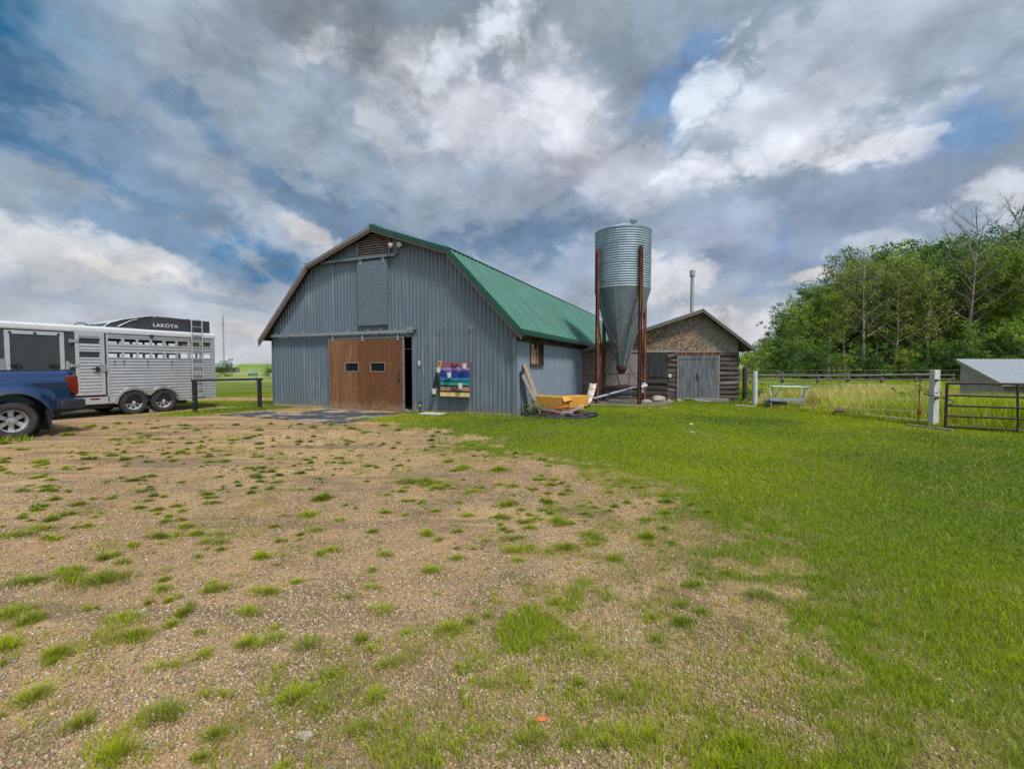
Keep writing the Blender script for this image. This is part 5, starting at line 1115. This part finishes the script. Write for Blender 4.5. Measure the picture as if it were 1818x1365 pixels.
for mir in (0,1):
    y = (lambda v: v) if not mir else (lambda v: PW-v)
    m = M(); 
    pr = [(.93,1.36),(1.10,1.40),(1.165,1.37),(1.175,.95),(1.12,.92),(1.03,1.0),(.95,1.2)]
    m.prism(pr, y(.085), y(.24), 'y'); tl = m.o('tail_light', m_red, TP, bevel=.02); m = M(); m.prism([(1.06,1.19),(1.17,1.19),(1.17,1.13),(1.04,1.13)], y(.078), y(.2), 'y'); m.o('lens', mat('dark_red_lens', (.2,.004,.006), .12, coat=1.), tl)
    m = M(); m.prism([(.84,.60),(.86,.78),(.93,.83),(1.24,.83),(1.30,.80),(1.30,.64),(1.22,.59)], y(.10), y(.20), 'y').prism([(1.1,.60),(1.1,.83),(1.30,.81),(1.30,.62)], y(.201), PW/2, 'y'); bp_ = m.o('rear_bumper', mat('navy_bumper', (.014,.024,.045), .35, coat=.4), TP, bevel=.02)
    m = M(); m.prism([(.95,.66),(.97,.77),(1.24,.78),(1.26,.68),(1.2,.655)], y(.094), y(.12), 'y'); m.o('step', m_black, bp_)
    # wheel-arch lip
    m = M(); pts_ = [(.03+.585*math.cos(a), .42+.585*math.sin(a)) for a in np.linspace(-.22 if False else .28, math.pi-.28, 26)]
    pts_ = [(.03+.60,.44)]+pts_+[(.03-.60,.44)]
    for (a,b_) in zip(pts_[:-1],pts_[1:]):
        oa = (.03+(a[0]-.03)*1.10,.42+(a[1]-.42)*1.10); ob = (.03+(b_[0]-.03)*1.10,.42+(b_[1]-.42)*1.10)
        m.add([(a[0],y(-.055),a[1]),(b_[0],y(-.055),b_[1]),(ob[0],y(-.03),ob[1]),(oa[0],y(-.03),oa[1])],[(0,1,2,3)]); m.add([(a[0],y(-.055),a[1]),(b_[0],y(-.055),b_[1]),(b_[0],y(.12),b_[1]),(a[0],y(.12),a[1])],[(0,1,2,3)])
        m.add([(oa[0],y(-.03),oa[1]),(ob[0],y(-.03),ob[1]),(ob[0],y(.07),ob[1]+.02),(oa[0],y(.07),oa[1]+.02)],[(0,1,2,3)])
    m.o('fender_flare', mat('navy_flare', (.018,.03,.055), .4, coat=.3), TP, smooth='auto')
    m = M(); m.box(-.62,.68,y(.30) if not mir else y(.32),y(.32) if not mir else y(.30),.4,1.1).lathe([(0,0),(.60,0)],(.03,y(.33),.42),'y',24); m.o('wheel_well', m_dark, TP)
    m = M(); m.prism([(.55,.62),(.62,.62),(.66,.14),(.61,.14)], y(-.02), y(.48), 'y'); m.o('mud_flap', m_black, TP)
    m = M(); m.prism([(.70,.80),(.76,.80),(.76,.825),(.70,.825)], y(.085), y(.1), 'y'); m.o('reflector', m_red, TP)
    # front end (outside the picture) kept simple but complete
    m = M(); cabs = [(-1.22,.55),(-1.22,1.45),(-1.35,1.98),(-2.9,2.0),(-3.65,1.42),(-5.3,1.30),(-5.45,.95),(-5.45,.55),(-4.75,.55),(-4.72,.85),(-4.45,1.02),(-4.1,1.02),(-3.86,.85),(-3.82,.55)]
    if not mir: m.prism(cabs, .12, PW-.12, 'y'); m.o('cab', m_blue, TP, bevel=.03)
    m = M(); m.prism([(-1.34,1.46),(-1.42,1.9),(-2.25,1.92),(-2.25,1.44)], y(.105), y(.12), 'y').prism([(-2.33,1.44),(-2.33,1.92),(-2.86,1.92),(-3.45,1.42)], y(.105), y(.12), 'y'); m.o('side_window', m_glass, TP)
    m = M(); m.prism([(-5.30,1.05),(-5.47,1.0),(-5.47,.85),(-5.30,.85)], y(.11), y(.45), 'y'); m.o('headlight', m_bulb, TP)
m = M(); m.add([(-2.93,.2,2.0),(-2.93,PW-.2,2.0),(-3.66,PW-.16,1.44),(-3.66,.16,1.44)],[(0,1,2,3)]); o = m.o('windscreen', m_glass, TP); o.modifiers.new('s','SOLIDIFY').thickness = -.02
m = M(); m.box(-5.2,1.0,.6,.8,.42,.6).box(-5.2,1.0,PW-.8,PW-.6,.42,.6).tube([(.03,.1,.41),(.03,PW-.1,.41)],.07,8).box(-.2,.3,PW/2-.18,PW/2+.18,.25,.6); m.o('chassis', m_black, TP)
m_rimp = mat('painted_rim', (.50,.51,.52), .35, .5, .15)
for x, y_ in ((.03,.0),(.03,.26),(.03,PW-.22),(.03,PW-.48),(-4.28,.16),(-4.28,PW-.38)):
    w_ = bpy.data.objects.new('wheel', None); C.objects.link(w_); w_.parent = TP; wheel(w_, x, y_, .405, .22, m_rimp, 6, m_galv, .09, 'oval')

# ================================================================== far things
t = thing('lattice_mast', 'thin lattice radio mast far off beyond the trailer', 'mast', (-158,250,1.9), 0); m = M()
for a in (0,2.1,4.2): m.beam((.35*math.cos(a),.35*math.sin(a),0),(.35*math.cos(a),.35*math.sin(a),27),.12)
for k in range(26):
    for a in (0,2.1,4.2): m.beam((.35*math.cos(a),.35*math.sin(a),k),(.35*math.cos(a+2.1),.35*math.sin(a+2.1),k+1),.07)
m.o('lattice', m_galv, t); m = M(); m.beam((0,0,27),(0,0,31),.09).box(-.5,.5,-.2,.2,22,23.5).box(-.4,.4,-.2,.2,25,25.8); m.o('antenna', m_galv, t)
t = thing('field_shelter', 'low dark grey field shelter with pale roof in the far pasture', 'shelter', (-56.8,90,0), R(8)); m = M(); m.box(-2.3,2.1,-1.5,1.5,-.2,1.3); m.o('wall', m_dkwood if False else mat('far_grey_wall', (.12,.12,.13), .9), t)
m = M(); m.add([(-2.5,-1.7,1.3),(2.3,-1.7,1.35),(2.3,1.7,2.0),(-2.5,1.7,2.0),(-2.5,-1.7,1.42),(2.3,-1.7,1.47),(2.3,1.7,2.1),(-2.5,1.7,2.1)],[(0,1,2,3),(4,5,6,7),(0,1,5,4),(1,2,6,5),(2,3,7,6),(3,0,4,7)]); m.o('roof', m_alu2, t)
t = thing('stock_tank', 'small green stock tank in the far pasture left of the barn', 'tank', (-39.8,70,0), 0); m = M(); m.lathe([(0,0),(.62,0),(.66,.55),(.6,.55),(.58,.4),(0,.4)],(0,0,0),n=24); m.o('basin', paint('tank_green', (.06,.2,.12)), t)
f = thing('pasture_fence', 'thin wire pasture fence running left behind the barn', 'fence')
for k in range(7): post(f, -26+3.1*k, 34+.6*k, 1.2, .1, m_grey, True)
for z in (1.05,.75,.45): m = M(); m.tube([(-30,33.2,z),(-5,38,z)],.012,5); m.o('wire', m_galv, f)
for i, (x, y) in enumerate([(-64,84),(-52,86),(-49,84)]):
    t = thing('cattle_panel', ['grey cattle panel left of the field shelter','grey cattle panel right of the field shelter','short cattle panel before the green stock tank'][i], 'panel', (x,y,0), .1*i); m = M()
    for z in (.3,.7,1.1): m.tube([(0,0,z),(3,0,z)],.03,5)
    m.o('rail', m_galv, t); m = M(); m.tube([(0,0,0),(0,0,1.2)],.05,5).tube([(3,0,0),(3,0,1.2)],.05,5); m.o('upright', m_galv, t)
for i, x in enumerate((-110,-118,-127)):
    t = thing('utility_pole', ['nearest','middle','leftmost'][i]+' of three tiny utility poles on the far left skyline', 'utility pole', (x,262,2), 0); m = M(); m.beam((0,0,0),(0,0,4.5),.3); m.o('mast', m_dkwood, t); m = M(); m.beam((-1.2,0,4),(1.2,0,4),.2); m.o('crossarm', m_dkwood, t)

# ================================================================== TREES
def leaves(centers, rads, per, size, cols, flat=.75):
    n_ = len(centers)*per; c = np.repeat(centers, per, 0); r_ = np.repeat(rads, per)[:,None]
    d = rng.normal(size=(n_,3)); d /= np.linalg.norm(d, axis=1)[:,None]; p = c + d*r_*(rng.random((n_,1))**.45)*np.array([1,1,flat])
    u = rng.normal(size=(n_,3)); u /= np.linalg.norm(u, axis=1)[:,None]; v = np.cross(u, rng.normal(size=(n_,3))); v /= np.linalg.norm(v, axis=1)[:,None]
    s_ = size*rng.uniform(.6,1.25,(n_,1))
    V = np.stack([p-u*s_, p+v*s_*.55, p+u*s_, p-v*s_*.55], 1).reshape(-1,3); F = np.arange(n_*4).reshape(-1,4)
    cc = np.repeat(np.repeat(cols, per, 0)*rng.uniform(.7,1.35,(n_,1)), 4, 0); return V, F, cc
def make_tree(H, spread, ncl, kind, base=.18):
    """aspen: leaning trunk, rising limbs that each carry their own leaf clumps"""
    m = M(); lean = np.array([random.uniform(-.06,.06), random.uniform(-.06,.06)]); tr0 = .011*H+.03
    tp = lambda f: np.array([lean[0]*H*f+.12*math.sin(f*5+H), lean[1]*H*f+.1*math.cos(f*4+H), H*f])
    m.tube([tuple(tp(f)) for f in np.linspace(0,.97,9)], [tr0*(1-.88*f) for f in np.linspace(0,.97,9)], 7)
    cs = []; rs = []
    nl = int(ncl/3)
    for i in range(nl):
        f = base+(.98-base)*((i+.5)/nl)**.85; a = i*2.4+random.uniform(-.5,.5); p0 = tp(f)
        L = spread*H*(.30 if kind != 'bush' else .5)*math.sqrt(max(.05, 1-((f-.45)/.62)**2))*random.uniform(.55,1.25); up = .45+.7*f
        pts_ = [p0 + np.array([math.cos(a)*L*t_, math.sin(a)*L*t_, L*up*t_**1.2]) for t_ in (0,.35,.7,1)]
        m.tube([tuple(q_) for q_ in pts_], [tr0*.38*(1-.6*f)*(1-.8*t_)+.008 for t_ in (0,.35,.7,1)], 5, cap=False)
        for q_ in (pts_[1:] if L > .6 else pts_[2:]):
            for _ in range(1 if kind == 'dead' else 2): cs.append(q_+rng.normal(0,.16+.10*L,3)); rs.append(random.uniform(.32,.72)*(.55+H/22))
        if kind == 'dead':
            for _ in range(4):
                q_ = pts_[random.randint(1,3)]; b2 = a+random.uniform(-1.2,1.2); l2 = random.uniform(.4,1.3)
                e_ = q_+np.array([math.cos(b2)*l2*.6, math.sin(b2)*l2*.6, l2*.9]); m.tube([tuple(q_),tuple((q_+e_)/2+rng.normal(0,.05,3)),tuple(e_)],[.014,.01,.006],4,cap=False)
                for _ in range(2): e2 = e_+rng.normal(0,.3,3)+np.array([0,0,.25]); m.tube([tuple((q_+e_)/2),tuple(e2)],[.008,.004],3,cap=False)
    tmesh = m; cs = np.array(cs); rs = np.array(rs)
    return tmesh, cs, rs
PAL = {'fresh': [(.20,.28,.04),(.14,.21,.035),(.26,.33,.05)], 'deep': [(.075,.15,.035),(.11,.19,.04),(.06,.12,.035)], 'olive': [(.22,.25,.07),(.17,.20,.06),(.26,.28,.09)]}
protos = []
def proto(H, spread, ncl, kind, pal, per, size, base=.18):
    tm, cs, rs = make_tree(H, spread, ncl, kind, base)
    me_t = tm.o('trunk', m_bare if kind == 'dead' else m_bark); mesh_t = me_t.data; mesh_t.shade_smooth(); bpy.data.objects.remove(me_t)
    if per:
        cols_ = np.array(PAL[pal])[rng.integers(0,3,len(cs))]*(.75+.5*rng.random((len(cs),1)))
        V, F, cc = leaves(cs, rs, per, size, cols_); mesh_c = fastmesh('crown', V, F, m_leaf, col=cc)
    else: mesh_c = None
    protos.append((mesh_t, mesh_c, H)); return len(protos)-1
T_f = [proto(11, .75, 96, 'asp', 'fresh', 25, .12, .28), proto(12.5, .62, 100, 'asp', 'fresh', 25, .12, .38)]
T_d = [proto(11.5, .8, 96, 'asp', 'deep', 27, .12, .3), proto(9, .9, 84, 'asp', 'deep', 30, .12, .14)]
T_o = [proto(12, .6, 90, 'asp', 'olive', 22, .11, .25), proto(10, .65, 84, 'asp', 'olive', 20, .11, .22)]
T_s = [proto(12, .55, 66, 'dead', 'olive', 3, .09, .3), proto(13.5, .6, 84, 'dead', 'olive', 0, .09, .35)]
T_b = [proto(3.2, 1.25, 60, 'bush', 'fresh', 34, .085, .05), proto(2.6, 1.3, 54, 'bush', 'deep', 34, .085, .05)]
def tree(k, x, y, H, lab, group=None, name='aspen_tree', cat='tree', rz=None):
    mt_, mc_, H0 = protos[k]; s_ = H/H0; o = thing(name, lab, cat, (x,y,float(hill(np.array(x),np.array(y)))-.05), rz if rz is not None else random.uniform(0,6.28), group); o.scale = (s_,s_,s_)
    q_ = bpy.data.objects.new('trunk', mt_); C.objects.link(q_); q_.parent = o
    if mc_: q_ = bpy.data.objects.new('crown', mc_); C.objects.link(q_); q_.parent = o
def topH(px, Y):    # tree-line height over the bearing px (surveyed from the skyline)
    y = np.interp(px, [1335,1350,1362,1385,1405,1420,1450,1490,1530,1600,1640,1700,1760,1800,1860,2100], [648,628,600,562,548,540,520,492,474,456,452,458,462,436,430,440]); return 1.6+(648-y)*Y/808
G1 = 'poplars of the tree line behind the meadow'
front = [(1358,44,T_d[1],'leftmost tree of the tree line, small, dark and leaning out'),(1385,46,T_d[0],'dark green tree second from the left end of the tree line'),(1412,43,T_f[0],'bright tree third from the left end of the tree line'),(1440,45,T_d[1],'dense dark tree left of the pale bare saplings'),
 (1468,43,T_f[1],'bright tree rising behind the left rail fence posts'),(1502,44,T_o[1],'thin olive tree beside the pale bare sapling'),(1530,42,T_s[0],'pale nearly bare sapling left of the middle of the tree line'),(1556,44,T_f[0],'full green tree in the middle of the tree line'),
 (1585,42,T_o[0],'tall sparse olive tree in the middle of the tree line'),(1618,43,T_f[1],'tall bright tree forming the highest point of the middle tree line'),(1650,41,T_o[1],'sparse tree left of the tall dead tree'),(1676,43,T_d[0],'dark tree behind the wire fence end'),(1708,40,T_s[1],'tall dead tree with a bare twiggy top above the square white post'),
 (1728,43,T_o[0],'leafy olive tree just right of the tall dead tree'),(1752,41,T_f[0],'bright leafy tree above the shelter roof tip'),(1778,42,T_d[0],'dark tree above the middle of the shelter roof'),(1800,39,T_f[1],'bright tree near the right edge above the shelter'),(1818,41,T_s[1],'bare topped dead tree at the right edge'),(1836,39,T_d[0],'dark tree cut by the right edge')]
for px, Y, k, lab in front:
    x = (px-909)/808*Y; dead = k in T_s; H = topH(px, Y)*(random.uniform(.86,1.03) if not dead else 1.0) + (3.0 if k == T_s[1] else .8 if k == T_s[0] else 0); tree(k, x, Y, H, lab, G1)
lab2 = 'crowded poplar deep inside the tree line behind the front row'
G2 = 'poplars deep in the tree line'
for row, (Y, px0) in enumerate(((48,1372),(52,1392),(56.5,1415),(61,1440),(66,1470))):
    px = px0
    while px < 1990+row*6:
        yy = Y+random.uniform(-1.5,1.5); tree(random.choice(T_f+T_d+T_o[:1]+T_d), (px-909)/808*yy, yy, topH(px, yy)*random.uniform(.72,1.0), lab2, G2); px += random.uniform(40,56)
for q7 in range(34):
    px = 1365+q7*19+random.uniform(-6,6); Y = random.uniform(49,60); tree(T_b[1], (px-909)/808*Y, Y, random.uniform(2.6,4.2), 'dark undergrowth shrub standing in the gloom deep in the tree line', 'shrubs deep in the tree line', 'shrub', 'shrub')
for i, (px, Y, H, k) in enumerate([(1352,43,2.6,0),(1400,41.5,2.6,1),(1448,41,2.4,1),(1490,41,2.0,0),(1545,40.5,2.2,1),(1600,40.5,2.3,0),(1655,39.5,2.4,1),(1740,38,3.4,0),(1775,36.5,3.2,1),(1812,35.5,3.6,0),(1695,39,2.4,1),(1860,36,3.5,0)]):
    L_ = ['first','second','third','fourth','fifth','sixth','seventh','bright leafy shrub above the shelter roof tip','dark leafy shrub behind the shelter roof middle','big bright shrub behind the shelter at the right edge','dark shrub at the foot of the tall dead tree','shrub beyond the right edge behind the shelter'][i]
    tree(T_b[k], (px-909)/808*Y, Y, H, L_ if i > 6 else L_+' undergrowth shrub from the left along the foot of the tree line', 'shrubs under the tree line', 'shrub', 'shrub')
tree(T_b[0], (1318-909)/808*38, 38, 2.0, 'rounded green bush just right of the log shed', None, 'shrub', 'shrub'); tree(T_b[1], (1336-909)/808*41, 41, 1.7, 'low bush between the rounded bush and the tree line', None, 'shrub', 'shrub')
for px, Y, H, lab in ((392,62,1.3,'small bush in the pasture just right of the trailer tail'),(404,66,1.6,'round bush below the field shelter in the pasture'),(478,60,1.1,'dark low bush beside the left edge of the barn')): tree(T_b[1], (px-909)/808*Y, Y, H, lab, None, 'shrub', 'shrub')
# weeds
def weed(lab, x, y, s_, n_=26, name='weed', leafw=.02, mt=m_leaf):
    c = np.array([[0,0,s_*.5]]*1); cs = rng.normal(0,.28*s_,(n_,3)); cs[:,2] = np.abs(rng.normal(.5*s_,.28*s_,n_))
    V, F, cc = leaves(cs, np.full(n_,.10*s_+.03), 9, leafw, np.array(PAL['deep'])[rng.integers(0,3,n_)]*1.3)
    o = thing(name, lab, 'plant', (x,y,0)); fo = fastobj('leaves', V, F, m_leaf, col=cc, parent=o)
    m = M()
    for q_ in cs[:14]: m.tube([(0,0,0),(q_[0]*.4,q_[1]*.4,q_[2]*.5),tuple(q_)],[.006,.005,.003],4,cap=False)
    m.o('stem', mat('weed_stem', (.10,.14,.04), .8), o)
x, y, _ = bf(.35,-.42); weed('bushy green weed at the corner of the barn behind the cartons', x, y, .5, 34, leafw=.035)
weed('leafy weeds at the right corner of the log shed', 10.75,20.3,.8,50,leafw=.05); weed('dark leafy weeds between the two left fence posts', 10.4,19.4,.6,40,leafw=.05)
for i, (x, y, s_) in enumerate([(14.3,16.5,.75),(15.8,17.2,.8),(13.3,15.5,.6)]):
    weed(['tall glossy weed clump in the meadow right of the hay feeder','large weed clump in the meadow behind the square white post','weed clump in the meadow nearest to the fence wires'][i], x, y, s_, 60, leafw=.045)
